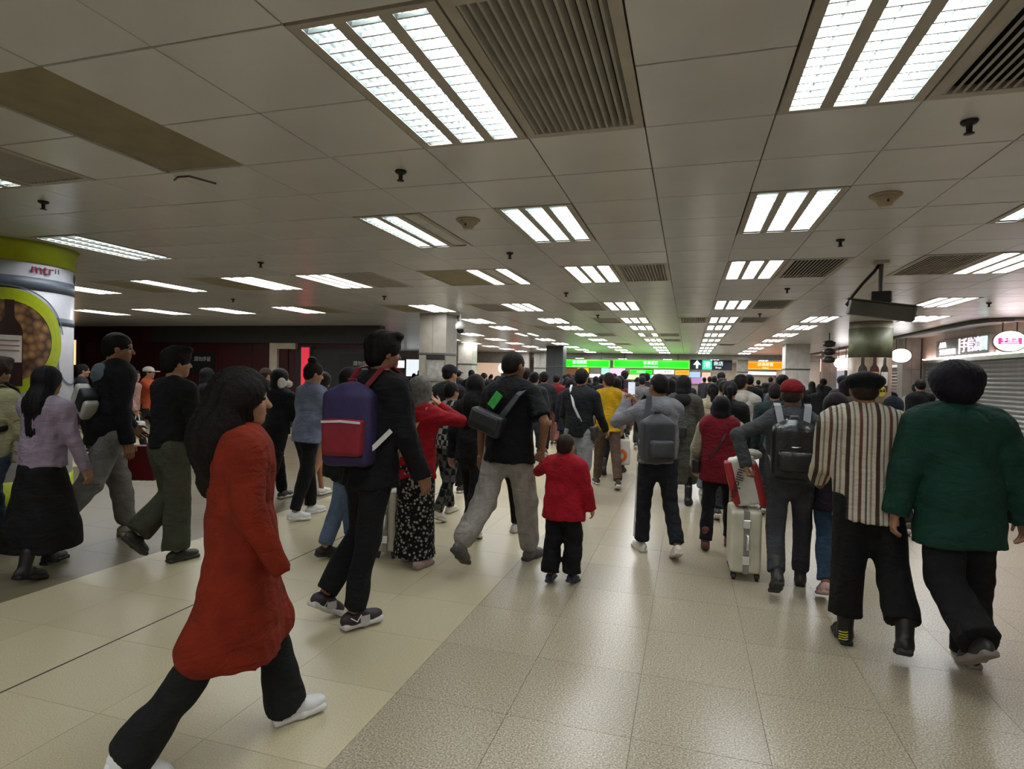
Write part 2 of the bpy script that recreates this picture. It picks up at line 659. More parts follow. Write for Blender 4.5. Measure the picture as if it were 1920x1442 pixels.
def fixture_meshes():
    f = MB()
    f.box(-0.294, FX[0][0], -0.594, 0.594, -0.004, 0.03)
    f.box(FX[0][1], FX[1][0], -0.564, 0.564, -0.002, 0.03)
    f.box(FX[1][1], FX[2][0], -0.564, 0.564, -0.002, 0.03)
    f.box(FX[2][1], 0.294, -0.594, 0.594, -0.004, 0.03)
    for x in range(3):
        pass
    f.box(FX[0][0], FX[2][1], -0.594, -0.564, -0.004, 0.03)
    f.box(FX[0][0], FX[2][1], 0.564, 0.594, -0.004, 0.03)
    _fm['frame'] = f.mesh('frame')
    _fm['frame'].materials.append(M_FIXT)
    w = 0.065
    for nme, m in (('on', M_STRIP), ('off', M_TUBEOFF)):
        s = MB().box(-w, w, -0.564, 0.564, 0.006, 0.02)
        _fm['strip_' + nme] = s.mesh('diffuser_strip')
        _fm['strip_' + nme].materials.append(m)
    # parabolic trough of the nearest lamps
    t = MB()
    prof = [(-w, 0.0), (-0.058, 0.03), (-0.046, 0.058), (-0.03, 0.078), (0, 0.085), (0.03, 0.078), (0.046, 0.058), (0.058, 0.03), (w, 0.0)]
    for (xa, za), (xb, zb) in zip(prof[:-1], prof[1:]):
        t.poly([(xa, -0.564, za), (xa, 0.564, za), (xb, 0.564, zb), (xb, -0.564, zb)])
    t.poly([(x, -0.564, z) for x, z in prof])
    t.poly([(x, 0.564, z) for x, z in reversed(prof)])
    _fm['trough'] = t.mesh('reflector')
    _fm['trough'].materials.append(M_REFL)
    tb = MB().tube([(0, -0.55, 0.064), (0, 0.55, 0.064)], 0.0125, 10)
    _fm['tube'] = tb.mesh('tube', True)
    _fm['tube'].materials.append(M_TUBE)
    plates = ([(-0.064, -0.004, 0.0), (0.064, -0.004, 0.0), (0.061, -0.001, 0.02), (-0.061, -0.001, 0.02)],
              [(0.064, 0.004, 0.0), (-0.064, 0.004, 0.0), (-0.061, 0.001, 0.02), (0.061, 0.001, 0.02)],
              [(-0.064, 0.004, 0.0), (0.064, 0.004, 0.0), (0.064, -0.004, 0.0), (-0.064, -0.004, 0.0)])
    b = MB()
    for pl in plates:           # a thin white V blade across the trough
        b.poly(pl)
    _fm['blade'] = b.mesh('louvre_blade')
    _fm['blade'].materials.append(M_BLADE)
    bl = MB()
    for j in range(16):
        y = -0.525 + j * 0.07
        for pl in plates:
            bl.poly([(a, b_ + y, c) for a, b_, c in pl])
    _fm['louvre'] = bl.mesh('louvre')
    _fm['louvre'].materials.append(M_BLADE)


fixture_meshes()
COLW = {-1.44: 'just left of the centre aisle', 0.36: 'just right of the centre aisle', -2.64: 'second column to the left', -3.24: 'second column to the left', -5.04: 'third column to the left',
        -6.24: 'fourth column to the left', -6.84: 'fourth column to the left', -8.04: 'fifth column to the left', -8.64: 'fifth column to the left', -9.84: 'sixth column to the left', -11.64: 'seventh column to the left',
        -13.44: 'leftmost, above the red wall', 2.16: 'second column to the right', 2.76: 'second column to the right', 3.36: 'right side behind the hanging camera', 3.96: 'right side beside the shop soffit'}


def lamp(x, yb, lit, label, detail):
    o = empty('ceiling_light', (x + 0.3, yb - 0.6, CEIL))
    tag(o, label, 'ceiling light', 'ceiling lights')
    obj('frame', _fm['frame'], None, o)
    for i in range(3):
        xc = (FX[i][0] + FX[i][1]) / 2
        on = lit[i] == '1'
        if detail and on:
            t = obj('reflector', _fm['trough'], None, o, (xc, 0, 0))
            obj('tube', _fm['tube'], None, t)
            if detail == 2:
                for j in range(16):
                    obj('louvre_blade', _fm['blade'], None, t, (0, -0.525 + j * 0.07, 0))
            else:
                obj('louvre', _fm['louvre'], None, t)
        else:
            obj('diffuser_strip', _fm['strip_on' if on else 'strip_off'], None, o, (xc, 0, 0))
    return o


for r, d in LIGHTS.items():
    for x, lit in d.items():
        extra = {'110': ', right strip dark', '101': ', middle strip dark', '011': ', left strip dark', '111': ''}[lit]
        lamp(x, ROWS[r], lit, 'three-strip ceiling light, %s row, %s%s' % (ORD[r], COLW[x], extra), 2 if (r == 0 and x > -2) else (1 if r <= 1 else 0))
for q, yb in enumerate((33.6, 36.4, 39.2, 42.0, 44.8)):  # lamp rows added to brighten the dark wall of the far hall
    for x, w in ((-7.2, 'far left'), (-4.4, 'left'), (-1.6, 'middle'), (1.2, 'right'), (4.0, 'far right')):
        lamp(x, yb, '111', 'added ceiling light in the hall beyond the signs, %s row, %s' % (ORD[q], w), 0).location.z = CEIL - 0.03
for i, (yb, x) in enumerate(BEHIND):
    lamp(x, yb, '111', 'three-strip ceiling light behind the viewer', 0)

# ---- vents and cover panels
vs = MB()
vs.v = []
_vm = {}
vf = MB()
vf.box(-0.296, -0.25, -0.596, 0.596, -0.004, 0.03).box(0.25, 0.296, -0.596, 0.596, -0.004, 0.03)
vf.box(-0.25, 0.25, -0.596, -0.55, -0.004, 0.03).box(-0.25, 0.25, 0.55, 0.596, -0.004, 0.03)
_vm['frame'] = vf.mesh('frame')
_vm['frame'].materials.append(M_FIXT)
_vm['back'] = MB().box(-0.25, 0.25, -0.55, 0.55, 0.036, 0.045).mesh('duct')
_vm['back'].materials.append(M_VENTIN)
sl = MB()
sl.poly([(-0.014, -0.55, 0.0), (-0.014, 0.55, 0.0), (0.010, 0.55, 0.022), (0.010, -0.55, 0.022)])
sl.poly([(-0.014, 0.55, 0.0), (-0.014, -0.55, 0.0), (-0.002, -0.55, -0.003), (-0.002, 0.55, -0.003)])
sl.poly([(-0.002, -0.55, -0.003), (0.012, -0.55, 0.022), (0.012, 0.55, 0.022), (-0.002, 0.55, -0.003)])
_vm['slat'] = sl.mesh('slat')
_vm['slat'].materials.append(M_VENT)
NEIGH = {0: 'nearest', 2: 'third', 3: 'fourth', 4: 'fifth', 5: 'sixth', 6: 'seventh', 7: 'eighth', 8: 'ninth'}
VCOL = {-0.84: 'left of the centre aisle', 0.96: 'right of the centre aisle', -4.44: 'far over to the left', 2.16: 'beside the hanging camera', -2.04: 'in the second column to the left', -3.84: 'in the third column to the left', -0.24: 'over the centre aisle', -2.64: 'in the second column to the left'}
for r, x in VENTS:
    o = empty('air_vent', (x + 0.3, ROWS[r] - 0.6, CEIL))
    tag(o, 'dark slatted ceiling air vent in the %s row, %s' % (NEIGH[r], VCOL[x]), 'air vent', 'ceiling air vents')
    obj('frame', _vm['frame'], None, o)
    obj('duct', _vm['back'], None, o)
    for i in range(14):
        obj('slat', _vm['slat'], None, o, (-0.234 + i * 0.036, 0, 0))
pm = MB().box(-0.295, 0.295, -0.595, 0.595, 0.012, 0.03, 0.003).mesh('access_panel')
pm.materials.append(M_BROWN)
PW = ['large brown cover panel overhead at far left', 'brown cover panel beside the light with a dark middle strip', 'brown cover panel beside the fourth light to the left', 'brown cover panel beside the fifth light to the left', 'small far brown cover panel left of the third light column', 'small far brown cover panel near the red wall']
for (r, x), lb in zip(PANELS, PW):
    tag(obj('access_panel', pm, None, None, (x + 0.3, ROWS[r] - 0.6, CEIL)), lb, 'ceiling panel', 'ceiling cover panels')

# ---- floor
FXL = [-1.36 + 0.578 * i for i in range(0, 18)]
CXL = [-1.36 - 0.603 * i for i in range(0, 6)]          # cream band: -1.36 .. -4.375, dark joint at -3.17
FYL = [2.66 + 0.6 * i for i in range(-15, 72)]
floor = MB().box(-20.6, 8.4, -6, 52, -0.06, -0.004).build('floor', M_JOINT)
tag(floor, 'polished terrazzo concourse floor', kind='structure')


def fcell(x0, x1, y0, y1, mb, g=0.0012):
    mb.box(x0 + g, x1 - g, y0 + g, y1 - g, -0.004, 0.0)


floor_tiles = 0
fm = {}
fields = {'g': MB(), 'c': MB(), 't': MB()}
FM = {'g': M_GREY_FLOOR, 'c': M_CREAM_FLOOR, 't': M_TAUPE_FLOOR}
cells = []
for i in range(len(FXL) - 1):
    cells.append((FXL[i], FXL[i + 1], 'g'))
for i in range(5):
    cells.append((CXL[i + 1], CXL[i], 'c'))
TX = [CXL[5] - 0.7 * i for i in range(0, 24)]
for i in range(23):
    cells.append((TX[i + 1], TX[i], 't' if TX[i] > -9.2 else 'c'))
todo = []
for x0, x1, kd in cells:
    for j in range(len(FYL) - 1):
        y0, y1 = FYL[j], FYL[j + 1]
        xm, ym = (x0 + x1) / 2, (y0 + y1) / 2
        dd = math.hypot(xm, ym)
        todo.append((dd if seen(xm, ym, 0, 60) else 99 + dd, x0, x1, y0, y1, kd))
todo.sort()
for q, (dd, x0, x1, y0, y1, kd) in enumerate(todo):
    if q < 290 and dd < 99:
        key = (kd, round(x1 - x0, 3))
        if key not in fm:
            w2 = (x1 - x0) / 2
            fm[key] = MB().box(-w2 + 0.0012, w2 - 0.0012, -0.2988, 0.2988, -0.004, 0).mesh('tile')
            fm[key].materials.append(FM[kd])
        obj('tile', fm[key], None, floor, ((x0 + x1) / 2, (y0 + y1) / 2, 0))
    else:
        fcell(x0, x1, y0, y1, fields[kd])
for kd, mb in fields.items():
    tag(mb.build('tile_field', FM[kd], floor), kind='stuff')
tag(MB().box(-3.176, -3.164, -6, 31, -0.003, 0.0006).build('expansion_joint', M_DARKJOINT, floor), 'black expansion joint line in the cream floor')

# ---- walls
M_RED = mat('dark_red_wall', '#3a0b0f', 0.5)
M_CHAR = mat('charcoal_wall', '#232527', 0.55)
M_CHAR2 = mat('charcoal_band', '#2f3132', 0.55)
M_BEIGE = mat('beige_wall', '#c3b7a4', 0.55)
wl = MB().box(-20.6, -20.4, -6, 52, 0, CEIL + 0.1).build('wall_left', M_CHAR)
tag(wl, kind='structure')
wb = MB().box(-20.6, 8.4, -6.2, -6, 0, CEIL + 0.1).build('wall_back', M_BEIGE)
tag(wb, kind='structure')
# cross wall on the left: red panels, charcoal bulkhead, closed sign panel
wr = MB().box(-20.4, -7.9, 14.2, 14.4, 0, CEIL + 0.06).build('wall_red', M_RED)
tag(wr, 'dark red wall across the left of the hall', kind='structure')
xe = -20.4
while xe < -11.5:
    MB().box(xe + 0.006, xe + 1.194, 14.17, 14.2, 0.1, 2.35).build('panel', M_RED, wr)
    xe += 1.2
MB().box(-20.4, -15.6, 14.16, 14.2, 2.36, CEIL).build('panel', M_RED, wr)
MB().box(-15.6, -7.9, 14.1, 14.2, 2.36, CEIL).build('bulkhead', M_CHAR2, wr)
MB().box(-10.5, -7.9, 14.12, 14.2, 0.0, 2.2).build('panel', M_CHAR, wr)
dr = MB().box(-11.35, -11.1, 14.08, 14.2, 0, 2.36).box(-11.1, -10.5, 14.08, 14.2, 2.2, 2.36).build('door_1', M_BEIGE)
tag(dr, 'cream door surround beside the charcoal wall', kind='structure')

# row of far walls
wf = MB().box(-20.4, 8.4, 46.2, 46.4, 0, CEIL + 0.1).build('wall_far', M_BEIGE)
tag(wf, kind='structure')
fc = MB().box(-20.6, 8.4, 31.2, 50.2, CEIL, CEIL + 0.1).build('ceiling_far', M_CEIL)
tag(fc, 'ceiling of the hall beyond the green signs', kind='structure')
bh = MB().box(-9.5, 6.0, 31.0, 31.4, 2.6, CEIL + 0.04).build('trim_1', mat('bulkhead_grey', '#8d8c86', 0.4))
tag(bh, 'grey bulkhead beam above the hanging signs', kind='structure')
sw = MB().box(-20.4, -8.2, 30.6, 30.8, 0, CEIL + 0.04).build('wall_shops', mat('pale_wall', '#b9b0a6', 0.5))
tag(sw, kind='structure')

# right: shop line behind a soffit
M_SOFF = mat('soffit_white', '#b9b3ae', 0.35)
M_SHOPW = mat('shop_wall', '#cbb8ac', 0.45)
wrt = MB().box(6.0, 6.3, -6, 50, 0, CEIL + 0.04).build('wall_right', M_SHOPW)
tag(wrt, kind='structure')
tr = MB().tube([(8.0, 12.9, CEIL - 0.035), (5.6, 12.85, CEIL - 0.035), (5.3, 13.0, CEIL - 0.035), (5.2, 13.5, CEIL - 0.035), (5.2, 30.9, CEIL - 0.035)], 0.045, 8).build('trim_2', M_DARKMETAL)
tag(tr, 'dark rail along the edge of the shop soffit', kind='structure')

# ---- columns
M_COLW = mat('column_panel', '#a9a69c', 0.4)


def pillar(px, py, w, label, col=None, band=True):
    o = empty('pillar', (px, py, 0))
    tag(o, label, 'pillar', 'grey clad pillars')
    m = col or M_COLW
    h = w / 2
    for a, b in ((0.0, 0.12), (0.125, 1.0), (1.005, 1.98), (1.985, CEIL)):
        MB().box(-h, -0.003, -h, h, a, b).build('panel', m if a else M_DARKMETAL, o)
        MB().box(0.003, h, -h, h, a, b).build('panel', m if a else M_DARKMETAL, o)
    if band:
        MB().box(-h - 0.012, h + 0.012, -h - 0.012, h + 0.012, 1.99, 2.03).build('band', M_DARKMETAL, o)
    return o


p1 = pillar(-5.1, 11.6, 0.6, 'grey square pillar with a notice, left of the centre', mat('pillar_grey', '#8c877b', 0.4))
MB().box(-0.12, 0.29, -0.335, -0.312, 1.90, 1.98).build('plaque', M_BLACK, p1)
ps = MB().box(-0.12, 0.29, -0.33, -0.312, 1.45, 1.88).build('poster', mat('poster_grey', '#77756c', 0.5), p1)
MB().box(-0.09, 0.26, -0.334, -0.33, 1.5, 1.84).build('print', mat('poster_print', '#8f8d84', 0.5, var=0.35, scale=9), ps)
pillar(-8.6, 22.5, 0.6, 'pale pillar just behind the pillar with a notice', mat('pillar_pale', '#c9c3b6', 0.4))
pillar(-5.3, 24.2, 0.7, 'dark grey pillar behind the head of the man in black polo', M_CHAR2)
pillar(-7.4, 30.3, 0.7, 'pale pillar at the left end of the green signs')
pillar(2.55, 31.6, 0.5, 'grey pillar between the navy and orange signs')
pillar(3.45, 21.9, 0.74, 'pale pillar right of the orange sign', mat('pillar_pale2', '#c4c1ba', 0.4))
pillar(5.75, 18.6, 0.42, 'grey pier between the two closed shutters', mat('pier_grey', '#98958f', 0.35), False)
pillar(5.6, 27.5, 0.5, 'narrow brownish pier beside the far shop door', mat('pier_brown', '#9a8c80', 0.4), False)


def arc_pts(R, poly, phi0):
    """map flat (u,v) to the curved face of a column of radius R"""
    return [(R * math.sin(u / R + phi0), -R * math.cos(u / R + phi0), v) for u, v in poly]


def decal(R, shape, phi0, name, m, parent):
    """curved skin: shape = list of quads in (u,v)"""
    mb = MB()
    for q in shape:
        mb.poly(arc_pts(R, q, phi0))
    return mb.build(name, m, parent, True)


def strip_shape(rows, n=8):
    """rows: (v, u_left, u_right) from bottom to top"""
    out = []
    for (v0, a0, b0), (v1, a1, b1) in zip(rows[:-1], rows[1:]):
        for i in range(n):
            f0, f1 = i / n, (i + 1) / n
            out.append([(a0 + (b0 - a0) * f0, v0), (a0 + (b0 - a0) * f1, v0), (a1 + (b1 - a1) * f1, v1), (a1 + (b1 - a1) * f0, v1)])
    return out


def ring_shape(uc, vc, r0, r1, a0=0, a1=360, n=48, nr=3, asp=1.0):
    out = []
    for i in range(n):
        t0, t1 = math.radians(a0 + (a1 - a0) * i / n), math.radians(a0 + (a1 - a0) * (i + 1) / n)
        for j in range(nr):
            ra, rb = r0 + (r1 - r0) * j / nr, r0 + (r1 - r0) * (j + 1) / nr
            out.append([(uc + asp * ra * math.cos(t0), vc + ra * math.sin(t0)), (uc + asp * rb * math.cos(t0), vc + rb * math.sin(t0)),
                        (uc + asp * rb * math.cos(t1), vc + rb * math.sin(t1)), (uc + asp * ra * math.cos(t1), vc + ra * math.sin(t1))])
    return out


def bottle_shape(uc, z0, s=1.0):
    return strip_shape([(z0, uc - 0.12 * s, uc + 0.12 * s), (z0 + 0.62 * s, uc - 0.12 * s, uc + 0.12 * s), (z0 + 0.70 * s, uc - 0.10 * s, uc + 0.10 * s), (z0 + 0.76 * s, uc - 0.055 * s, uc + 0.055 * s),
                        (z0 + 0.80 * s, uc - 0.043 * s, uc + 0.043 * s), (z0 + 0.98 * s, uc - 0.043 * s, uc + 0.043 * s)])


M_LIME = mat('lime_print', '#9fab00', 0.4, var=0.06)
M_ADW = mat('advert_white', '#b2b1b8', 0.35, var=0.05)
M_SLATE = mat('advert_slate', '#5b6270', 0.4)
M_GLASSP = mat('bottle_print', '#2a1512', 0.35)
M_LABEL = mat('bottle_label', '#cfc6c0', 0.5)


def nut_print():
    m = bpy.data.materials.new('nut_print')
    m.use_nodes = True
    nt = m.node_tree
    v = nt.nodes.new('ShaderNodeTexVoronoi')
    v.inputs['Scale'].default_value = 13
    r = nt.nodes.new('ShaderNodeValToRGB')
    r.color_ramp.elements[0].color = (*lin('#a87a48'), 1)
    r.color_ramp.elements[1].color = (*lin('#3c2412'), 1)
    r.color_ramp.elements[1].position = 0.75
    tc = nt.nodes.new('ShaderNodeTexCoord')
    nt.links.new(tc.outputs['Object'], v.inputs['Vector'])
    nt.links.new(v.outputs['Distance'], r.inputs['Fac'])
    nt.links.new(r.outputs['Color'], nt.nodes['Principled BSDF'].inputs['Base Color'])
    nt.nodes['Principled BSDF'].inputs['Roughness'].default_value = 0.4
    return m


adc = empty('advert_column', (-7.0, 4.51, 0))
tag(adc, 'round column wrapped in a lime ring and wine bottle advert, far left', 'column')
PH = math.atan2(7.0, -4.51) - math.pi          # angle of the face turned to the concourse
PH = math.atan2(7.0, 4.51)
R = 0.6
MB().lathe([(R, 0.0), (R, CEIL)], 56).build('shaft', M_ADW, adc, True)
MB().lathe([(R + 0.012, 2.64), (R + 0.012, 2.80), (R + 0.05, CEIL - 0.002)], 56).build('cap_band', M_LIME, adc, True)
MB().lathe([(R + 0.004, 2.36), (R + 0.004, 2.49)], 56).build('band', M_SLATE, adc, True)
MB().lathe([(R + 0.004, 2.02), (R + 0.004, 2.10)], 56).build('band', M_SLATE, adc, True)
MB().lathe([(R + 0.008, 0.0), (R + 0.008, 0.42)], 56).build('base_band', M_LIME, adc, True)
decal(R + 0.006, ring_shape(0.0, 1.83, 0.0, 0.43, nr=6), PH, 'picture', nut_print(), adc)
decal(R + 0.009, ring_shape(0.0, 1.83, 0.41, 0.53, nr=2), PH, 'ring', M_LIME, adc)
decal(R + 0.008, ring_shape(0.0, 1.83, 0.55, 0.565, 10, 120, nr=1), PH, 'line', M_SLATE, adc)
decal(R + 0.008, ring_shape(0.72, 1.62, 0.22, 0.24, 170, 330, nr=1, n=24), PH, 'line', M_SLATE, adc)
bt = decal(R + 0.011, bottle_shape(0.04, 1.38, 0.88), PH, 'bottle_picture', M_GLASSP, adc)
decal(R + 0.014, strip_shape([(1.62, -0.058, 0.138), (1.89, -0.058, 0.138)]), PH, 'label_picture', M_LABEL, bt)
for i, z in enumerate((1.83, 1.78, 1.73)):
    decal(R + 0.016, strip_shape([(z, -0.04, 0.12), (z + 0.012, -0.04, 0.12)]), PH, 'print_line', mat('label_print', '#8d6a62', 0.5), bt)
a = PH + math.radians(29)
text('lettering', 'mtr', 0.145, mat('print_crimson', '#8c1d44', 0.4), adc, ((R + 0.010) * math.sin(a), -(R + 0.010) * math.cos(a), 2.575), (math.pi / 2, 0, a), 0.004)
a = PH + math.radians(44)
text('lettering', '11', 0.07, mat('print_dark', '#3a3440', 0.4), adc, ((R + 0.004) * math.sin(a), -(R + 0.004) * math.cos(a), 2.58), (math.pi / 2, 0, a), 0.003)
a = PH + math.radians(80)
text('lettering', 'O', 0.15, mat('print_dark', '#3a3440', 0.4), adc, ((R + 0.006) * math.sin(a), -(R + 0.006) * math.cos(a), 2.55), (math.pi / 2, 0, a), 0.004)

wc = empty('advert_column', (3.55, 13.75, 0))
tag(wc, 'round column with a vineyard and three wine bottles advert, right side', 'column')
R2 = 0.385
PH2 = math.atan2(-3.55, 13.75)
M_VINE = mat('vineyard_print', '#4a4d36', 0.6, var=0.55, scale=3.2)
MB().lathe([(R2, 0.0), (R2, CEIL)], 40).build('shaft', mat('column_beige', '#857d6e', 0.45), wc, True)
MB().lathe([(R2 + 0.006, 2.12), (R2 + 0.006, 2.72)], 40).build('picture', M_VINE, wc, True)
MB().lathe([(R2 + 0.006, 0.4), (R2 + 0.006, 2.12)], 40).build('picture', mat('tan_print', '#6c5c4a', 0.45, var=0.35, scale=4), wc, True)
for u, c, tint in ((-0.12, '#6d6b5e', '#201a14'), (0.09, '#c08048', '#3c1a16'), (0.29, '#b9b6b2', '#241c1c')):
    b = decal(R2 + 0.011, bottle_shape(u, 1.43, 0.7), PH2, 'bottle_picture', mat('bottle_print_' + tint[1:], tint, 0.35), wc)
    decal(R2 + 0.015, strip_shape([(1.56, u - 0.075, u + 0.075), (1.83, u - 0.075, u + 0.075)], 4), PH2, 'label_picture', mat('label_' + c[1:], c, 0.5, var=0.2, scale=20), b)
decal(R2 + 0.012, ring_shape(0.22, 1.45, 0.03, 0.11, n=16, nr=1), PH2, 'grapes_picture', mat('grapes_print', '#b3a238', 0.5), wc)

# ---- roller shutters of the right-hand shops
M_SHUT = mat('shutter_slat', '#8a8b88', 0.3, metal=0.6)
M_SHUT2 = mat('shutter_slat_rosy', '#8a7672', 0.3, metal=0.5)


def shutter(y0, y1, m, label, n=24, top=2.14):
    o = empty('roller_shutter', (5.98, (y0 + y1) / 2, 0))
    tag(o, label, 'shutter')
    L = (y1 - y0) / 2
    p = top / n
    s = MB()
    prof = [(0.0, 0.0), (-0.012, p * 0.15), (-0.022, p * 0.5), (-0.012, p * 0.85), (0.0, p)]
    for (xa, za), (xb, zb) in zip(prof[:-1], prof[1:]):
        s.poly([(xa, -L, za), (xb, -L, zb), (xb, L, zb), (xa, L, za)])
    s.poly([(x, -L, z) for x, z in prof])
    me = s.mesh('slat')
    me.materials.append(m)
    for i in range(n):
        obj('slat', me, None, o, (0, 0, i * p))
    MB().box(-0.06, 0.0, -L, L, top, top + 0.1, 0.01).build('hood', M_STEEL, o)
    for sg in (-1, 1):
        MB().box(-0.05, 0.0, sg * L - 0.03, sg * L + 0.03, 0, top).build('guide_rail', M_STEEL, o)
    return o


shutter(11.0, 18.1, M_SHUT, 'grey steel roller shutter closed under the dark sign board', 24)
shutter(19.1, 21.2, M_SHUT2, 'rosy steel roller shutter closed beside the bottle column', 22, 2.08)

# signs over the shutters
M_BOARD = mat('sign_board_dark', '#8d8b8a', 0.35)
G_WHITE = glow('white_letter', '#fff4f6', 2.6)
G_PINKW = glow('pinkish_letter', '#ffe4f4', 2.2)
G_CYAN = glow('cyan_letter', '#bff4f2', 1.8)
G_OVAL = glow('oval_white', '#fffafa', 5.0)
G_WARM = glow('cove_warm', '#ffe0d8', 9.0)
sb = empty('shop_sign', (5.9, 15.7, 2.47))
tag(sb, 'grey shop sign board with glowing white letters above the shutter', 'sign')
MB().box(-0.03, 0.08, -1.28, 1.42, -0.19, 0.21, 0.01).build('board', M_BOARD, sb)
RW = (math.pi / 2, 0, -math.pi / 2)             # lettering on the right wall, read from the hall
text('lettering', 'ASIA', 0.19, G_WHITE, sb, (-0.04, 1.0, 0.08), RW, 0.006)
text('lettering', 'SOUVENIR', 0.19, G_WHITE, sb, (-0.04, 0.72, -0.09), RW, 0.006, 1.0)
MB().box(-0.045, -0.03, 0.06, 0.10, -0.16, 0.18).build('bar', G_WHITE, sb)
for ch, y, g in (('\u624b', -0.16, G_PINKW), ('\u4fe1', -0.47, G_PINKW), ('\u6fc3', -0.78, glow('lilac_letter', '#d8c8ea', 1.3)), ('\u5716', -1.08, G_CYAN)):
    text('lettering', ch, 0.33, g, sb, (-0.04, y, 0.0), RW, 0.006)
cv = MB().box(5.9, 5.97, 11.0, 18.1, 2.245, 2.265).build('cove_light', G_WARM)
tag(cv, 'thin warm strip light along the top of the shutters', 'light')


def oval_sign(px, py, k, w, label, logo=False):
    c = ray_at(px, py, k)
    d = math.atan2(-c.x * 0.45, c.y)
    o = empty('oval_sign', (c.x, c.y, c.z), d * 0 + math.radians(-14))
    tag(o, label, 'sign', 'oval hanging shop signs')
    n = 32
    a, b = w / 2, w / 2 * 0.78
    rim, fac = MB(), MB()
    for mb, e, y0, y1 in ((rim, 0.018, -0.03, 0.05), (fac, 0.0, -0.036, -0.03)):
        f = [((a + e) * math.cos(2 * math.pi * i / n), y0, (b + e) * math.sin(2 * math.pi * i / n)) for i in range(n)]
        g = [(x, y1, z) for x, y, z in f]
        mb.poly(f)
        mb.poly(list(reversed(g)))
        for i in range(n):
            mb.poly([f[i], g[i], g[(i + 1) % n], f[(i + 1) % n]])
    rim.build('rim', M_DARKMETAL, o)
    fac.build('face', G_OVAL, o)
    for s in (-0.11, 0.11):
        MB().tube([(s * w / 0.5, 0.01, b * 0.85), (s * w / 0.5, 0.01, CEIL - c.z)], 0.012, 6).build('rod', M_DARKMETAL, o)
    if logo:
        MB().box(-0.175, 0.175, -0.042, -0.036, -0.06, 0.065, 0.004).build('badge', glow('badge_pink', '#d63a8a', 0.9), o)
        text('lettering', '\u624b\u4fe1\u5e97', 0.085, G_PINKW, o, (0, -0.045, 0.018), FACE_CAM, 0.002)
        MB().box(-0.13, 0.13, -0.046, -0.042, -0.042, -0.026).build('underline', G_PINKW, o)
    return o


oval_sign(1893, 640, 11.1, 0.48, 'white oval shop sign with a pink badge, rightmost', True)
oval_sign(1689, 667, 15.6, 0.46, 'plain glowing oval sign just right of the bottle column')
oval_sign(1579, 681, 20.5, 0.5, 'plain glowing oval sign left of the bottle column')
# lit shop fronts further down the right side
M_GLASSDK = mat('dark_glass', '#2c3440', 0.12)
sf = empty('glazed_shop', (5.97, 26.3, 0))
tag(sf, 'lit shop front with dark glass doors beyond the bottle column', 'shop')
MB().box(-0.04, 0.0, -4.6, 4.6, 2.1, 2.7).build('fascia', glow('fascia_pink', '#f6dcd4', 1.3), sf)
for i in range(6):
    MB().box(-0.03, 0.0, -4.6 + i * 1.53, -4.6 + i * 1.53 + 1.45, 0.1, 2.08).build('glass_panel', M_GLASSDK if i % 2 == 0 else glow('shop_glass', '#c9d2e2', 0.35), sf)
    MB().box(-0.06, 0.0, -4.6 + i * 1.53 + 1.45, -4.6 + i * 1.53 + 1.53, 0.0, 2.1).build('mullion', M_STEEL, sf)

# ---- hanging direction signs
G_GREEN = glow('sign_green', '#00e000', 0.95)
G_GREENB = glow('sign_green_border', '#58e83a', 0.9)
G_ORANGE = glow('sign_orange', '#ff8000', 1.3)
G_ORANGEB = glow('sign_orange_border', '#ffab48', 1.0)
G_TXT = glow('sign_text', '#dcfff4', 1.3)
G_TXT2 = glow('sign_text_warm', '#fff0dc', 1.3)
M_NAVY = mat('sign_navy', '#12233c', 0.4)
G_TEAL = glow('sign_teal', '#3fd0a0', 0.8)


def hang_sign(x0, x1, yt, yb, k, face, border, label, lines, tm, name='direction_sign', depth=0.16, group=None):
    A, B = ray_at(x0, yt, k), ray_at(x1, yb, k)
    cx_, cz = (A.x + B.x) / 2, (A.z + B.z) / 2
    yy = (A.y + B.y) / 2
    w, h = (B - A).dot(_r) / 0.958, A.z - B.z
    o = empty(name, (cx_, yy, cz))
    tag(o, label, 'sign', group)
    MB().box(-w / 2 - 0.02, w / 2 + 0.02, 0.0, depth, -h / 2 - 0.02, h / 2 + 0.02).build('case', M_DARKMETAL, o)
    MB().box(-w / 2, w / 2, -0.01, 0.0, -h / 2, h / 2).build('border', border, o)
    MB().box(-w / 2 + 0.07, w / 2 - 0.07, -0.016, -0.01, -h / 2 + 0.06, h / 2 - 0.06).build('face', face, o)
    for s, size, dx, dz, sx in lines:
        text('lettering', s, size * h, tm, o, (dx * w, -0.022, dz * h), FACE_CAM, 0.004, sx)
    for sg in (-0.35, 0.35):
        MB().tube([(sg * w, depth / 2, h / 2), (sg * w, depth / 2, CEIL - cz + 0.02)], 0.02, 6).build('hanger', M_DARKMETAL, o)
    return o


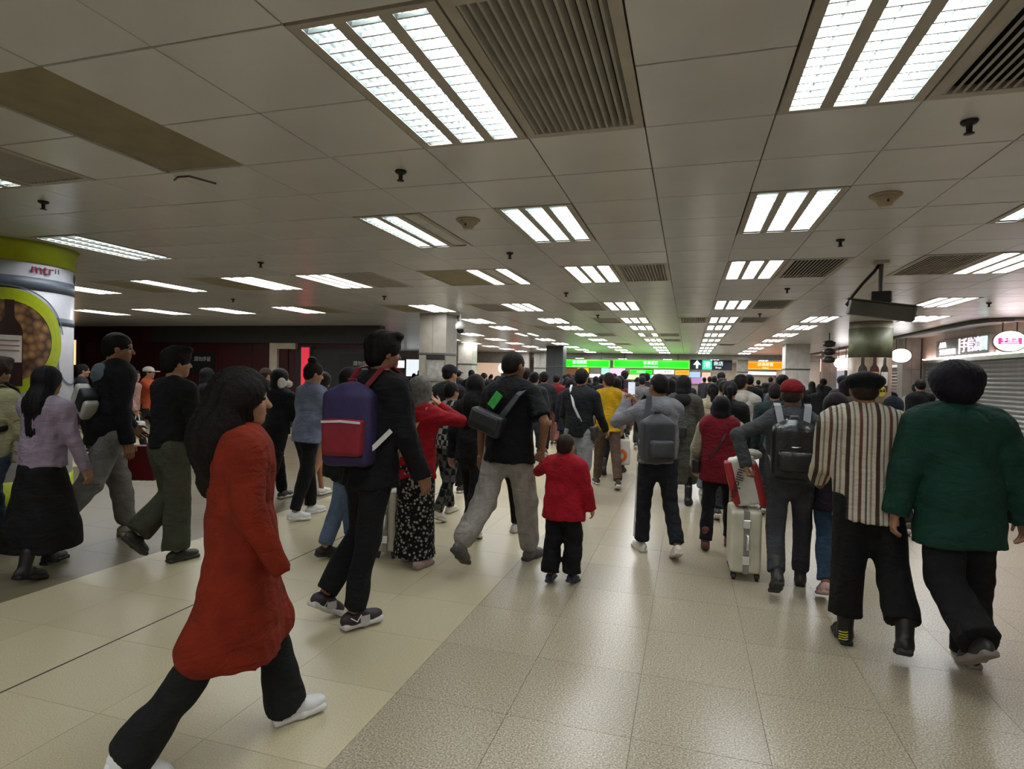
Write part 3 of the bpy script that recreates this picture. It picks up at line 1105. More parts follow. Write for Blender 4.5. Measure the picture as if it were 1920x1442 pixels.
hang_sign(1033, 1141, 673, 690, 30, G_GREEN, G_GREENB, 'green lit sign, the left one of the two big green signs', [('\u9999\u6e2f\u5c45\u6c11', 0.48, 0, 0.14, 1), ('Hong Kong Residents', 0.22, 0, -0.3, 1)], G_TXT)
hang_sign(1153, 1287, 674, 692, 30, G_GREEN, G_GREENB, 'green lit sign, the right and wider one of the two', [('\u9999\u6e2f\u5c45\u6c11', 0.46, 0, 0.14, 1), ('Hong Kong Residents', 0.2, 0, -0.3, 1)], G_TXT)
hang_sign(1388, 1468, 677, 694, 30, G_ORANGE, G_ORANGEB, 'orange lit sign hanging right of the navy sign', [('\u8a2a\u6e2f\u65c5\u5ba2', 0.46, 0.08, 0.12, 1), ('Visitors', 0.24, 0.08, -0.28, 1)], G_TXT2)
nv = hang_sign(1298, 1368, 675, 694, 30, M_NAVY, M_NAVY, 'navy sign with a white arrow and teal square between green and orange', [('\u5546\u5e97', 0.5, 0.18, 0.14, 1), ('Shops', 0.26, 0.18, -0.27, 1)], G_TXT)
hh = 0.5
MB().box(-0.42, 0.05, -0.024, -0.016, -0.24, 0.24).build('teal_square', G_TEAL, nv)
text('lettering', '\u6e2f', 0.34, G_TXT, nv, (-0.185, -0.03, 0.0), FACE_CAM, 0.003)
ar = MB()
for q in ([(-0.72, -0.18), (-0.62, -0.18), (-0.62, 0.05), (-0.72, 0.05)], [(-0.86, 0.0), (-0.48, 0.0), (-0.67, 0.24)]):
    ar.poly([(x, -0.024, z) for x, z in q])
ar.build('arrow', G_TXT, nv)
hang_sign(1508, 1530, 681, 694, 31, M_NAVY, M_NAVY, 'small navy sign partly hidden right of the pale pillar', [('\u51fa\u53e3', 0.5, 0, 0.12, 1), ('Exit', 0.26, 0, -0.28, 1)], G_TXT)
# second, smaller row of signs in the hall beyond
hang_sign(1182, 1222, 693, 702, 42, G_GREEN, G_GREENB, 'small far green sign below the wide green sign', [('\u9999\u6e2f\u5c45\u6c11', 0.5, 0, 0, 1)], G_TXT)
hang_sign(1267, 1291, 694, 703, 42, G_ORANGE, G_ORANGEB, 'small far orange sign below the navy sign', [], G_TXT2)
hang_sign(1292, 1312, 697, 708, 42, glow('far_blue', '#9fb8d8', 0.9), glow('far_blue', '#9fb8d8', 0.9), 'small far pale blue panel beside the far orange sign', [], G_TXT2)
# far lit shop panels: (x0,x1,y0,y1,k,colour,strength,label)
FARP = [(1034, 1058, 692, 720, 44, '#f3dcd2', 0.9, 'pinkish lit far shop front under the left green sign'),
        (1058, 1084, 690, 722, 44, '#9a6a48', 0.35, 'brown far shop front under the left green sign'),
        (1084, 1104, 690, 700, 43.5, '#ffc21a', 0.9, 'yellow far shop sign under the left green sign'),
        (1106, 1126, 701, 708, 43.5, '#e4efff', 1.4, 'bluish white far light panel below the left green sign'),
        (1128, 1142, 690, 702, 43.5, '#a8f0dc', 0.8, 'mint far panel between the two green signs'),
        (1143, 1172, 690, 718, 44, '#e6c8e2', 0.8, 'pale lilac far shop front between the green signs'),
        (1176, 1202, 702, 712, 44, '#cdeeb0', 0.7, 'pale green far panel under the small green sign'),
        (1205, 1222, 703, 709, 43.5, '#35e0e8', 1.0, 'cyan far panel above the hooded man'),
        (1222, 1236, 703, 712, 43.5, '#ffe0a8', 1.0, 'warm far panel beside the cyan panel'),
        (1226, 1264, 693, 702, 44, '#fff0ea', 1.1, 'white lettered far shop sign left of the far orange sign'),
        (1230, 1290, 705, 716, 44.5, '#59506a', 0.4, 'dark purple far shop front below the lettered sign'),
        (1296, 1316, 706, 720, 43.5, '#b48ac0', 0.6, 'purple far poster under the navy sign'),
        (1316, 1332, 698, 722, 43.5, '#e8c0a8', 0.6, 'peach far poster under the navy sign'),
        (1386, 1462, 696, 704, 33, '#ffe4dc', 1.0, 'bright far counter shelf under the orange sign'),
        (1455, 1468, 696, 726, 36, '#e85a6e', 0.7, 'pink red far panel under the orange sign'),
        (870, 884, 677, 690, 29, '#ffffff', 1.5, 'small white far light panel left of the beige wall'),
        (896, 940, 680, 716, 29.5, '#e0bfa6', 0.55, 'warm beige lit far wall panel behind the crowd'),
        (936, 954, 682, 699, 29, '#ffffff', 1.6, 'white round far clock face on the beige wall'),
        (956, 974, 686, 694, 29, '#e85a30', 0.9, 'orange red far shop sign beside the white clock'),
        (730, 742, 678, 705, 26, '#f08ad0', 0.9, 'pink lit panel right of the tall man head'),
        (746, 760, 676, 690, 26, '#e8ecf0', 1.1, 'white notice panel between the tall man and the pillar'),
        (764, 792, 674, 706, 26, '#dfe6ee', 1.0, 'white lit poster just left of the grey pillar'),
        (571, 584, 652, 724, 14.6, '#e8344a', 0.55, 'tall narrow red lit poster beside the cream door frame'),
        (145, 149, 638, 684, 16.6, '#ffb87a', 1.6, 'thin vertical warm light beside the advert column')]
for x0, x1, y0, y1, k, c, e, lb in FARP:
    YP = 46.18 if k > 32 else (30.58 if k > 20 else 14.16)
    A, B = ray_y(x0, y0, YP), ray_y(x1, y1, YP)
    mx_, my_ = (A.x + B.x) / 2, YP - 0.12
    w, h = B.x - A.x, A.z - B.z
    o = empty('lit_panel', (mx_, my_, (A.z + B.z) / 2))
    tag(o, lb, 'panel')
    MB().box(-w / 2 - 0.03, w / 2 + 0.03, 0, 0.12, -h / 2 - 0.03, h / 2 + 0.03).build('frame', M_DARKMETAL, o)
    if 'clock' in lb:
        MB().lathe([(0, 0), (w / 2, 0), (w / 2, 0.03), (0, 0.03)], 24).build('face', glow('c' + c[1:] + str(e), c, e), o).rotation_euler = (math.pi / 2, 0, 0)
    else:
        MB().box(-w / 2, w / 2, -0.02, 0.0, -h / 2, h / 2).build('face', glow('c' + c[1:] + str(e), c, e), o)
    if 'lettered' in lb:
        text('lettering', 'LAAP', 0.3, M_BLACK, o, (0.2, -0.03, 0), FACE_CAM, 0.003)

# closed-sign panel on the charcoal wall
c = ray_at(644, 685, 15.0)
ns = empty('wall_notice', (c.x, 14.10, c.z))
tag(ns, 'black notice panel with small white lettering on the charcoal wall', 'notice')
MB().box(-0.72, 0.72, 0, 0.03, -0.32, 0.32).build('board', mat('notice_black', '#1b1c20', 0.5), ns)
M_NT = mat('notice_letter', '#c4c4c0', 0.5)
text('lettering', '\u8acb\u52ff\u505c\u7559', 0.14, M_NT, ns, (-0.02, -0.006, 0.06), FACE_CAM, 0.003)
text('lettering', 'No Loitering', 0.085, M_NT, ns, (0, -0.006, -0.07), FACE_CAM, 0.003)
c = ray_at(322, 678, 16.5)
n2 = empty('wall_notice', (c.x, 14.15, c.z))
tag(n2, 'dim lettered notice on the dark red wall', 'notice')
MB().box(-0.5, 0.5, 0, 0.02, -0.3, 0.3).build('board', mat('notice_black', '#1b1c20', 0.5), n2)
text('lettering', '\u8acb\u52ff\u505c\u7559', 0.15, M_NT, n2, (0.05, -0.006, 0.1), FACE_CAM, 0.003)

# ---- small ceiling hardware
spm = MB().lathe([(0.0, -0.055), (0.012, -0.055), (0.014, -0.02), (0.03, -0.016), (0.036, -0.008), (0.036, 0.0)], 14).mesh('body', True)
spm.materials.append(M_BLACK)
spd = MB().lathe([(0.0, -0.062), (0.022, -0.062), (0.022, -0.058), (0.0, -0.058)], 12).mesh('deflector', True)
spd.materials.append(M_BLACK)
SPR = [(-1.74, 3.33, 'nearest row, left of the centre'), (1.24, 3.31, 'nearest row, right of the centre'), (-4.76, 3.33, 'nearest row, far left'), (-1.78, 5.8, 'second row, left of the centre'), (1.24, 5.79, 'second row, right of the centre'), (-4.8, 5.78, 'second row, far left'), (-7.8, 5.8, 'second row, beyond the advert column'),
       (-1.78, 8.7, 'third row, left of the centre'), (1.24, 8.7, 'third row, right of the centre'), (-4.8, 8.7, 'third row, beside the pillar'), (-7.8, 8.7, 'third row, far left'), (4.3, 10.6, 'right side above the rail'), (-1.78, 11.9, 'fourth row, left of the centre'), (1.24, 11.9, 'fourth row, right of the centre'), (-4.8, 11.9, 'fourth row, by the pillar'), (3.9, 12.4, 'right side near the bottle column')]
for x, y, w in SPR:
    o = empty('sprinkler', (x, y, CEIL))
    tag(o, 'small dark ceiling sprinkler head in the ' + w, 'sprinkler', 'sprinkler heads')
    obj('body', spm, None, o)
    obj('deflector', spd, None, o)
M_SMOKE = mat('smoke_detector', '#a2947c', 0.5)
for x, y, w in ((-1.74, 4.5, 'left of the centre'), (1.22, 4.48, 'right of the centre')):
    o = empty('smoke_detector', (x, y, CEIL))
    tag(o, 'beige dome smoke detector on the ceiling, ' + w, 'smoke detector', 'smoke detectors')
    MB().lathe([(0.0, -0.075), (0.04, -0.072), (0.055, -0.045), (0.075, -0.03), (0.078, 0.0)], 24).build('dome', M_SMOKE, o, True)
    MB().lathe([(0.078, -0.016), (0.095, -0.012), (0.098, 0.0)], 24).build('base_ring', M_SMOKE, o, True)
    MB().box(-0.006, 0.006, -0.06, -0.054, -0.06, -0.02).build('slot', M_DARKMETAL, o)

o = MB().tube([(-3.26, 3.10, CEIL - 0.02), (-3.2, 3.07, CEIL - 0.015), (-3.1, 3.06, CEIL - 0.02), (-2.98, 3.16, CEIL - 0.045)], 0.007, 6).build('loose_wire', M_DARKMETAL)
tag(o, 'short bent loose wire hanging under the large brown cover panel', 'wire')
# hanging camera housing on the right
hc = empty('camera_housing', (1.86, 6.9, CEIL), math.radians(-12))
tag(hc, 'long dark grey camera housing hung from the ceiling on a pole', 'camera')
MB().box(-0.07, 0.07, -0.07, 0.07, -0.03, 0.0, 0.006).build('ceiling_plate', M_FIXT, hc)
MB().tube([(0, 0, 0), (0, 0, -0.33)], 0.022, 10).build('pole', M_DARKMETAL, hc)
MB().box(-0.09, 0.1, -0.06, 0.06, -0.42, -0.31, 0.01).build('bracket', M_BLACK, hc)
hb = empty('housing', (0, 0, -0.5))
hb.parent = hc
hb.rotation_euler = (math.radians(4), math.radians(9), math.radians(6))
b = MB()
b.box(-0.29, 0.30, -0.085, 0.085, -0.08, 0.075, 0.012)
b.build('shell', mat('housing_grey', '#57544c', 0.45), hb)
MB().box(-0.32, 0.33, -0.1, 0.1, 0.075, 0.085).build('sun_shield', mat('housing_grey', '#57544c', 0.45), hb)
MB().box(0.30, 0.305, -0.065, 0.065, -0.06, 0.055).build('window', M_BLACK, hb)
MB().tube([(-0.01, 0, -0.02), (-0.06, 0, -0.10), (-0.16, 0, -0.22), (-0.24, 0, -0.33), (-0.30, 0, -0.43), (-0.26, 0, -0.46)], 0.016, 8).build('cable', M_BLACK, hc, True)

c = ray_at(863, 618, 12.2)
dc = empty('dome_camera', (c.x, c.y, CEIL))
tag(dc, 'white dome camera hanging by the pillar with a notice', 'camera')
MB().tube([(0, 0, 0), (0, 0, -0.16)], 0.02, 8).build('stem', M_WHITE, dc)
MB().lathe([(0.1, -0.32), (0.105, -0.24), (0.07, -0.17), (0.02, -0.15)], 20).build('cover', M_WHITE, dc, True)
MB().lathe([(0.0, -0.42), (0.04, -0.41), (0.07, -0.37), (0.078, -0.32), (0.06, -0.31)], 20).build('dome', mat('smoked_dome', '#0c0c0e', 0.1), dc, True)
for px, k, s, lb in ((1555, 15.0, 1.0, 'stack of three black loudspeakers hung from the ceiling by the bottle column'), (1491, 24.0, 0.85, 'stack of three black loudspeakers hung in front of the pale pillar')):
    c = ray_at(px, 640, k)
    o = empty('hanging_speaker', (c.x, c.y, CEIL))
    tag(o, lb, 'loudspeaker')
    MB().tube([(0, 0, 0), (0, 0, -0.2)], 0.015, 6).build('rod', M_BLACK, o)
    for i in range(3):
        MB().lathe([(0.05 * s, -0.36 - i * 0.2), (0.14 * s, -0.33 - i * 0.2), (0.15 * s, -0.24 - i * 0.2), (0.06 * s, -0.19 - i * 0.2)], 16).build('horn', M_BLACK, o, True)

# ================================================================== PEOPLE
_cache = {}
LODH = {0: 0.0075, 1: 0.011, 2: 0.019}
LODG = {0: 0.0115, 1: 0.016, 2: 0.026}


def head_mesh(lod):
    k = ('head', lod)
    if k in _cache:
        return _cache[k]
    h = LODH[lod]
    P = [('e', (0, -0.012, 0.022), (0.074, 0.094, 0.092), 0.0), ('e', (0, 0.022, -0.048), (0.056, 0.066, 0.064), 0.04), ('e', (0, 0.058, -0.094), (0.026, 0.024, 0.02), 0.03),
         ('e', (0, 0.066, 0.03), (0.052, 0.022, 0.018), 0.02), ('e', (0.036, 0.052, -0.03), (0.024, 0.024, 0.022), 0.02), ('e', (-0.036, 0.052, -0.03), (0.024, 0.024, 0.022), 0.02),
         cone((0, 0.082, 0.008), (0, 0.104, -0.03), 0.008, 0.0125, 0.012), ('e', (0, 0.082, -0.063), (0.022, 0.010, 0.009), 0.008),
         ('e', (0.074, -0.006, -0.008), (0.009, 0.019, 0.031), 0.006), ('e', (-0.074, -0.006, -0.008), (0.009, 0.019, 0.031), 0.006),
         cone((0, -0.022, -0.05), (0, -0.03, -0.19), 0.05, 0.056, 0.03)]
    if lod < 2:
        P += [('-e', (0.031, 0.094, 0.004), (0.016, 0.012, 0.010), 0.0), ('-e', (-0.031, 0.094, 0.004), (0.016, 0.012, 0.010), 0.0)]
    _cache[k] = implicit(P, h)
    return _cache[k]


def hand_mesh(style, lod):
    """right hand in its own frame: wrist at origin, fingers towards -Z, palm facing -X, thumb side +Y"""
    k = ('hand', style, lod)
    if k in _cache:
        return _cache[k]
    curl = {'relaxed': 28, 'grip': 78, 'flat': 8, 'point': 50}[style]
    P = [cone((0, 0, 0.05), (0, 0, -0.01), 0.027, 0.025, 0.0), ('b', (0, 0.002, -0.05), (0.006, 0.030, 0.036), 0.009, 0.02)]
    for i, (y, L) in enumerate(((0.031, 0.072), (0.011, 0.08), (-0.010, 0.074), (-0.030, 0.058))):
        b = np.array((0, y, -0.088))
        a1, a2 = math.radians(curl * (0.8 + 0.12 * i)), math.radians(curl * (1.9 + 0.15 * i))
        k1 = b + 0.52 * L * np.array((-math.sin(a1), 0, -math.cos(a1)))
        k2 = k1 + 0.48 * L * np.array((-math.sin(a2), 0, -math.cos(a2)))
        P += [cone(b, k1, 0.0095, 0.0088, 0.004), cone(k1, k2, 0.0088, 0.0072, 0.003)]
    t0 = np.array((-0.006, 0.03, -0.03))
    t1 = t0 + np.array((-0.012, 0.028, -0.026))
    t2 = t1 + np.array((-0.010, 0.006, -0.032))
    P += [cone(t0, t1, 0.014, 0.0105, 0.01), cone(t1, t2, 0.0105, 0.0085, 0.004)]
    _cache[k] = implicit(P, {0: 0.005, 1: 0.0075, 2: 0.013}[lod])
    return _cache[k]


HAIRS = {}


def hair_mesh(style, lod):
    k = ('hair', style, lod)
    if k in _cache:
        return _cache[k]
    face = ('-e', (0, 0.112, -0.04), (0.068, 0.072, 0.098), 0.0)
    skull = ('e', (0, -0.014, 0.03), (0.084, 0.104, 0.096), 0.0)
    if style == 'short':
        P = [skull, ('e', (0, -0.055, -0.03), (0.068, 0.052, 0.052), 0.03), face, ('-e', (0, 0.03, -0.12), (0.09, 0.09, 0.09), 0)]
        f, sc = 0.003, 170
    elif style == 'crew':
        P = [('e', (0, -0.014, 0.026), (0.079, 0.1, 0.094), 0.0), ('e', (0, -0.055, -0.02), (0.066, 0.048, 0.045), 0.03), face, ('-e', (0, 0.04, -0.11), (0.09, 0.1, 0.1), 0)]
        f, sc = 0.0015, 200
    elif style == 'tousled':
        P = [('e', (0, -0.008, 0.042), (0.094, 0.112, 0.096), 0.0), ('e', (0, -0.055, -0.03), (0.075, 0.058, 0.06), 0.03), ('e', (0.03, 0.06, 0.1), (0.05, 0.05, 0.03), 0.02), ('-e', (0, 0.125, -0.04), (0.07, 0.075, 0.1), 0)]
        f, sc = 0.006, 130
    elif style == 'volume':
        P = [('e', (0, -0.005, 0.05), (0.132, 0.128, 0.098), 0.0), ('e', (0, -0.02, -0.01), (0.108, 0.115, 0.09), 0.05), cone((0, -0.04, -0.04), (0, -0.04, -0.105), 0.085, 0.062, 0.04), ('-e', (0, 0.14, -0.04), (0.07, 0.08, 0.1), 0)]
        f, sc = 0.005, 170
    elif style == 'bob':
        P = [('e', (0, -0.016, 0.024), (0.094, 0.112, 0.102), 0.0), cone((0, -0.02, 0.0), (0, -0.025, -0.1), 0.094, 0.106, 0.03, (1, 0.98, 1)), ('zmin', -0.135), ('-e', (0, 0.12, -0.06), (0.07, 0.09, 0.13), 0)]
        f, sc = 0.003, 160
    elif style == 'greybob':
        P = [('e', (0, -0.016, 0.03), (0.1, 0.115, 0.105), 0.0), cone((0, -0.02, 0.0), (0, -0.03, -0.13), 0.1, 0.108, 0.03, (1, 0.95, 1)), ('zmin', -0.175), ('-e', (0.02, 0.12, -0.06), (0.07, 0.09, 0.13), 0)]
        f, sc = 0.003, 160
    elif style == 'long':
        P = [('e', (0, -0.016, 0.026), (0.092, 0.110, 0.102), 0.0), cone((0, -0.03, -0.02), (0, -0.10, -0.2), 0.092, 0.095, 0.03, (1, 0.75, 1)), cone((0, -0.12, -0.18), (0, -0.135, -0.40), 0.095, 0.06, 0.03, (1, 0.5, 1)), ('-e', (0, 0.12, -0.06), (0.07, 0.09, 0.16), 0)]
        f, sc = 0.005, 120
    elif style == 'curly':
        P = [('e', (0, -0.018, 0.03), (0.112, 0.122, 0.108), 0.0), cone((0, -0.05, -0.02), (0, -0.10, -0.17), 0.115, 0.14, 0.04, (1.0, 0.85, 1)), cone((0, -0.10, -0.16), (0, -0.115, -0.34), 0.14, 0.085, 0.04, (1.05, 0.75, 1)), ('-e', (0, 0.135, -0.055), (0.075, 0.085, 0.13), 0)]
        f, sc = 0.010, 90
    elif style == 'ponytail':
        P = [skull, ('e', (0, -0.055, -0.02), (0.068, 0.05, 0.05), 0.03), ('e', (0, -0.115, 0.03), (0.035, 0.03, 0.03), 0.02), cone((0, -0.135, 0.02), (0, -0.145, -0.2), 0.035, 0.028, 0.02), face, ('-e', (0, 0.03, -0.12), (0.09, 0.09, 0.09), 0)]
        f, sc = 0.003, 170
    elif style == 'bun':
        P = [skull, ('e', (0, -0.055, -0.03), (0.07, 0.052, 0.06), 0.03), ('e', (0, -0.05, 0.135), (0.05, 0.05, 0.042), 0.015), face, ('-e', (0, 0.03, -0.12), (0.09, 0.09, 0.09), 0)]
        f, sc = 0.004, 150
    elif style == 'beret':
        P = [('e', (0, -0.012, 0.052), (0.112, 0.122, 0.058), 0.0, [[1, 0, 0], [0, 0.985, 0.17], [0, -0.17, 0.985]]), ('e', (0, -0.012, 0.02), (0.084, 0.104, 0.035), 0.02)]
        f, sc = 0.003, 40
    elif style == 'cap':
        P = [('e', (0, -0.012, 0.045), (0.09, 0.11, 0.085), 0.0), ('zmin', 0.02), ]
        f, sc = 0.0, 40
    elif style == 'hood':
        P = [('e', (0, -0.02, 0.02), (0.115, 0.125, 0.12), 0.0), cone((0, -0.03, -0.06), (0, -0.04, -0.16), 0.1, 0.1, 0.04), ('-e', (0, 0.14, -0.02), (0.08, 0.1, 0.11), 0)]
        f, sc = 0.006, 40
    _cache[k] = implicit(P, {0: 0.0085, 1: 0.012, 2: 0.02}[lod], f, sc, 3)
    return _cache[k]


def shoe_mesh(style, lod):
    k = ('shoe', style, lod)
    if k in _cache:
        return _cache[k]
    h = {0: 0.0075, 1: 0.011, 2: 0.018}[lod]
    up = [('e', (0, 0.10, -0.050), (0.044, 0.085, 0.038), 0.0), ('e', (0, -0.02, -0.045), (0.036, 0.06, 0.045), 0.03), cone((0, -0.005, -0.045), (0, 0.05, -0.025), 0.038, 0.034, 0.03), ('zmin', -0.074)]
    if style == 'boot':
        up.insert(3, cone((0, -0.008, -0.04), (0, -0.012, 0.12), 0.044, 0.05, 0.02))
    so = [('b', (0, 0.115, -0.074), (0.034, 0.052, 0.006), 0.011, 0.0), ('b', (0, -0.005, -0.074), (0.026, 0.055, 0.006), 0.011, 0.03)]
    _cache[k] = (implicit(up, h, 0.0015, 60, 5), implicit(so, h))
    return _cache[k]


def rotz(V, a):
    c, s = math.cos(a), math.sin(a)
    return np.stack([V[:, 0] * c - V[:, 1] * s, V[:, 0] * s + V[:, 1] * c, V[:, 2]], 1)


def frame_to(V, d, yref, mirror=False):
    """turn mesh whose -Z should run along d and +Y lean to yref"""
    d = np.array(d, float)
    d /= np.linalg.norm(d)
    z = -d
    y = np.array(yref, float)
    y = y - z * (y @ z)
    y /= np.linalg.norm(y) + 1e-9
    x = np.cross(y, z)
    W = V.copy()
    if mirror:
        W[:, 0] *= -1
    return W[:, :1] * x + W[:, 1:2] * y + W[:, 2:3] * z


def ik(sh, wr, l1, l2, pole):
    sh, wr = np.array(sh, float), np.array(wr, float)
    d = wr - sh
    L = np.linalg.norm(d)
    if L > (l1 + l2) * 0.995:
        d *= (l1 + l2) * 0.995 / L
        wr = sh + d
        L = np.linalg.norm(d)
    u = d / L
    a = (l1 * l1 - l2 * l2 + L * L) / (2 * L)
    hgt = math.sqrt(max(l1 * l1 - a * a, 1e-6))
    p = np.array(pole, float)
    p = p - u * (p @ u)
    p /= np.linalg.norm(p) + 1e-9
    return sh + u * a + p * hgt, wr


def obj_np(name, vq, m, parent):
    V, Q = vq
    return obj(name, mesh_np(name, V, Q), m, parent)


def person(label, at, heading, H=1.68, legs=((18, 6, 0), (-18, 18, 25)), anchor='L', lean=3.0, side=0.0, arms=((-12, 8, 14), (14, 8, 14)), hands=('relaxed', 'relaxed'),
           top=('jacket', '#222428'), bottom=('trousers', '#1d1e20'), hair=('short', '#0d0b0a'), hat=None, shoes=('sneaker', '#2a2a2a', '#c8c4ba'), look=(0, 0), lod=1,
           skin=None, build=1.0, group=None, sleeve=1.0, extra=None, hood=None, hsc=1.0, name='person'):
    """forward is local +Y; heading is degrees clockwise from the hall axis; anchor foot stands at world point `at`.
    legs: (left, right) = (thigh swing, knee bend, heel lift); arms: (swing, abduct, bend[, inward]) or ('to', (x,y,z)) wrist target"""
    s = H
    R_ = math.radians
    hg = LODG[lod]
    seed = sum(map(ord, label)) % 9973
    skin = skin or SKIN
    # ---- skeleton, pelvis first at origin
    J = {'pelvis': np.array((0.0, 0, 0))}
    low = 9
    feet = {}
    for sd, lg, nm in ((-1, legs[0], 'L'), (1, legs[1], 'R')):
        th, kn, hl = lg[:3]
        ab = R_(lg[3]) if len(lg) > 3 else R_(2.0)
        hip = np.array((sd * 0.052 * s * build, 0, 0))
        d1 = np.array((sd * math.sin(ab), math.sin(R_(th)), -math.cos(R_(th))))
        d1 /= np.linalg.norm(d1)
        d2 = np.array((sd * math.sin(ab) * 0.4, math.sin(R_(th - kn)), -math.cos(R_(th - kn))))
        d2 /= np.linalg.norm(d2)
        knee = hip + d1 * 0.243 * s
        ank = knee + d2 * 0.238 * s
        f = R_(hl)
        out = R_(6) * sd
        fw = np.array((math.sin(out) * math.cos(f), math.cos(out) * math.cos(f), -math.sin(f)))
        upv = np.array((math.sin(out) * math.sin(f), math.cos(out) * math.sin(f), math.cos(f)))
        fs = s / 1.7
        J['hip' + nm], J['knee' + nm], J['ank' + nm] = hip, knee, ank
        feet[nm] = (ank, fw, upv, fs)
        for pt in (ank - upv * 0.09 * fs - fw * 0.06 * fs, ank - upv * 0.09 * fs + fw * 0.17 * fs):
            low = min(low, pt[2])
    dz = -low
    for k in J:
        J[k] = J[k] + np.array((0, 0, dz))
    feet = {k: (v[0] + np.array((0, 0, dz)), v[1], v[2], v[3]) for k, v in feet.items()}
    pel = J['pelvis']
    ld = np.array((math.sin(R_(side)), math.sin(R_(lean)), math.cos(R_(lean))))
    ld /= np.linalg.norm(ld)
    chest = pel + ld * 0.20 * s
    nb = pel + ld * 0.305 * s
    headc = nb + ld * 0.045 * s + np.array((0, 0.012 * s, 0.051 * s))
    shw = 0.108 * s * build
    J['chest'], J['nb'], J['head'] = chest, nb, headc
    # ---- root
    an = feet[anchor][0]
    th = -R_(heading)
    c, sn = math.cos(th), math.sin(th)
    loc = (at[0] - (an[0] * c - an[1] * sn), at[1] - (an[0] * sn + an[1] * c), 0)
    inv = (Matrix.Translation(loc) @ Matrix.Rotation(th, 4, 'Z')).inverted()
    for i, (sd, nm) in enumerate(((-1, 'L'), (1, 'R'))):
        sh = pel + ld * 0.278 * s + np.array((sd * shw, 0, 0))
        a = arms[i]
        l1, l2 = 0.168 * s, 0.150 * s
        if a[0] in ('to', 'world'):
            tgt = np.array(inv @ Vector(a[1]) if a[0] == 'world' else a[1], float)
            pole = a[2] if len(a) > 2 else (sd * 0.6, -0.4, -0.8)
            el, wr = ik(sh, tgt, l1, l2, pole)
        else:
            sw, ab, be = R_(a[0]), R_(a[1]), R_(a[2])
            inw = R_(a[3]) if len(a) > 3 else 0
            d1 = np.array((sd * math.sin(ab), math.sin(sw) * math.cos(ab), -math.cos(sw) * math.cos(ab)))
            d2 = np.array((sd * (math.sin(ab) * 0.6 - math.sin(inw)), math.sin(sw + be), -math.cos(sw + be)))
            d2 /= np.linalg.norm(d2)
            el = sh + d1 * l1
            wr = el + d2 * l2
        J['sh' + nm], J['el' + nm], J['wr' + nm] = sh, el, wr
    hs = s / 1.7 * 1.02 * hsc
    yaw = -R_(look[0])

    def headframe(V):
        W = V * hs
        pt = R_(look[1])
        y, z = W[:, 1] * math.cos(pt) - W[:, 2] * math.sin(pt), W[:, 1] * math.sin(pt) + W[:, 2] * math.cos(pt)
        W = np.stack([W[:, 0], y, z], 1)
        return rotz(W, yaw) + headc

    # ---- body: one mesh
    parts = []
    bs = 0.8
    P = [cone(pel + (0, 0, -0.01), chest, 0.105 * bs * s / 1.05, 0.1 * bs * s, 0.0, (1, 0.7, 1)), cone(chest, nb, 0.09 * bs * s, 0.045 * s, 0.03, (1, 0.75, 1)), cone(nb - (0, 0, 0.02), headc, 0.032 * s, 0.03 * s, 0.02)]
    for nm in 'LR':
        P += [cone(J['sh' + nm], J['el' + nm], 0.028 * s, 0.023 * s, 0.02), cone(J['el' + nm], J['wr' + nm], 0.023 * s, 0.016 * s, 0.01),
              cone(J['hip' + nm], J['knee' + nm], 0.045 * s, 0.031 * s, 0.03), cone(J['knee' + nm], J['ank' + nm], 0.030 * s, 0.02 * s, 0.01)]
    parts.append(implicit(P, 0.02 if lod < 2 else 0.032))
    hv, hq = head_mesh(lod)
    parts.append((headframe(hv), hq))
    for i, (sd, nm) in enumerate(((-1, 'L'), (1, 'R'))):
        if hands[i] is None:
            continue
        V, Q = hand_mesh(hands[i], lod)
        d = J['wr' + nm] - J['el' + nm]
        yr = np.array((0, 1, 0.0)) if abs(d[1]) < abs(d[2]) * 1.4 else np.array((-sd * 0.5, 0, 1.0))
        V = frame_to(V * s / 1.75, d, yr, mirror=(sd < 0)) + J['wr' + nm]
        if sd < 0:
            Q = Q[:, ::-1]
        parts.append((V, Q))
    V, Q = merge(parts)
    root = obj(name, mesh_np('body', V, Q), skin)
    root.location = loc
    root.rotation_euler = (0, 0, th)
    tag(root, label, 'person', group)
    # eyes
    if lod < 2 and 'eye' not in _cache:
        _cache['eye'] = MB().lathe([(0.0, -0.0095), (0.006, -0.007), (0.0095, 0), (0.006, 0.007), (0.0, 0.0095)], 8).mesh('eye', True)
        _cache['eye'].materials.append(mat('eye', '#1c1410', 0.2))
    if lod < 2:
        for sd in (-1, 1):
            p = headframe(np.array([[sd * 0.031, 0.079, 0.004]], dtype=np.float32))[0]
            obj('eye', _cache['eye'], None, root, tuple(p))
    # ---- hair and hats
    if hair:
        V, Q = hair_mesh(hair[0], lod)
        obj_np('hair', (headframe(V), Q), mat('hair_' + hair[1].strip('#'), hair[1], 0.65, var=0.4, scale=30, bump=0.6, bscale=130, spec=0.18), root)
    if hat:
        V, Q = hair_mesh(hat[0], lod)
        o = obj_np(hat[0] if hat[0] != 'hood' else 'hood', (headframe(V), Q), cloth(hat[1]), root)
        if hat[0] == 'cap':
            pk = implicit([('e', (0, 0.12, 0.026), (0.078, 0.085, 0.012), 0.0)], 0.008)
            obj_np('peak', (headframe(rotz(pk[0], math.pi if len(hat) > 2 else 0)), pk[1]), cloth(hat[2] if len(hat) > 2 else hat[1]), o)
    # ---- trousers or skirt
    kind, colr = bottom[0], bottom[1]
    bm_ = bottom[2] if len(bottom) > 2 else None
    mt = bm_ if bm_ is not None else cloth(colr)
    W = build
    wz = pel + (0, 0, 0.035 * s)
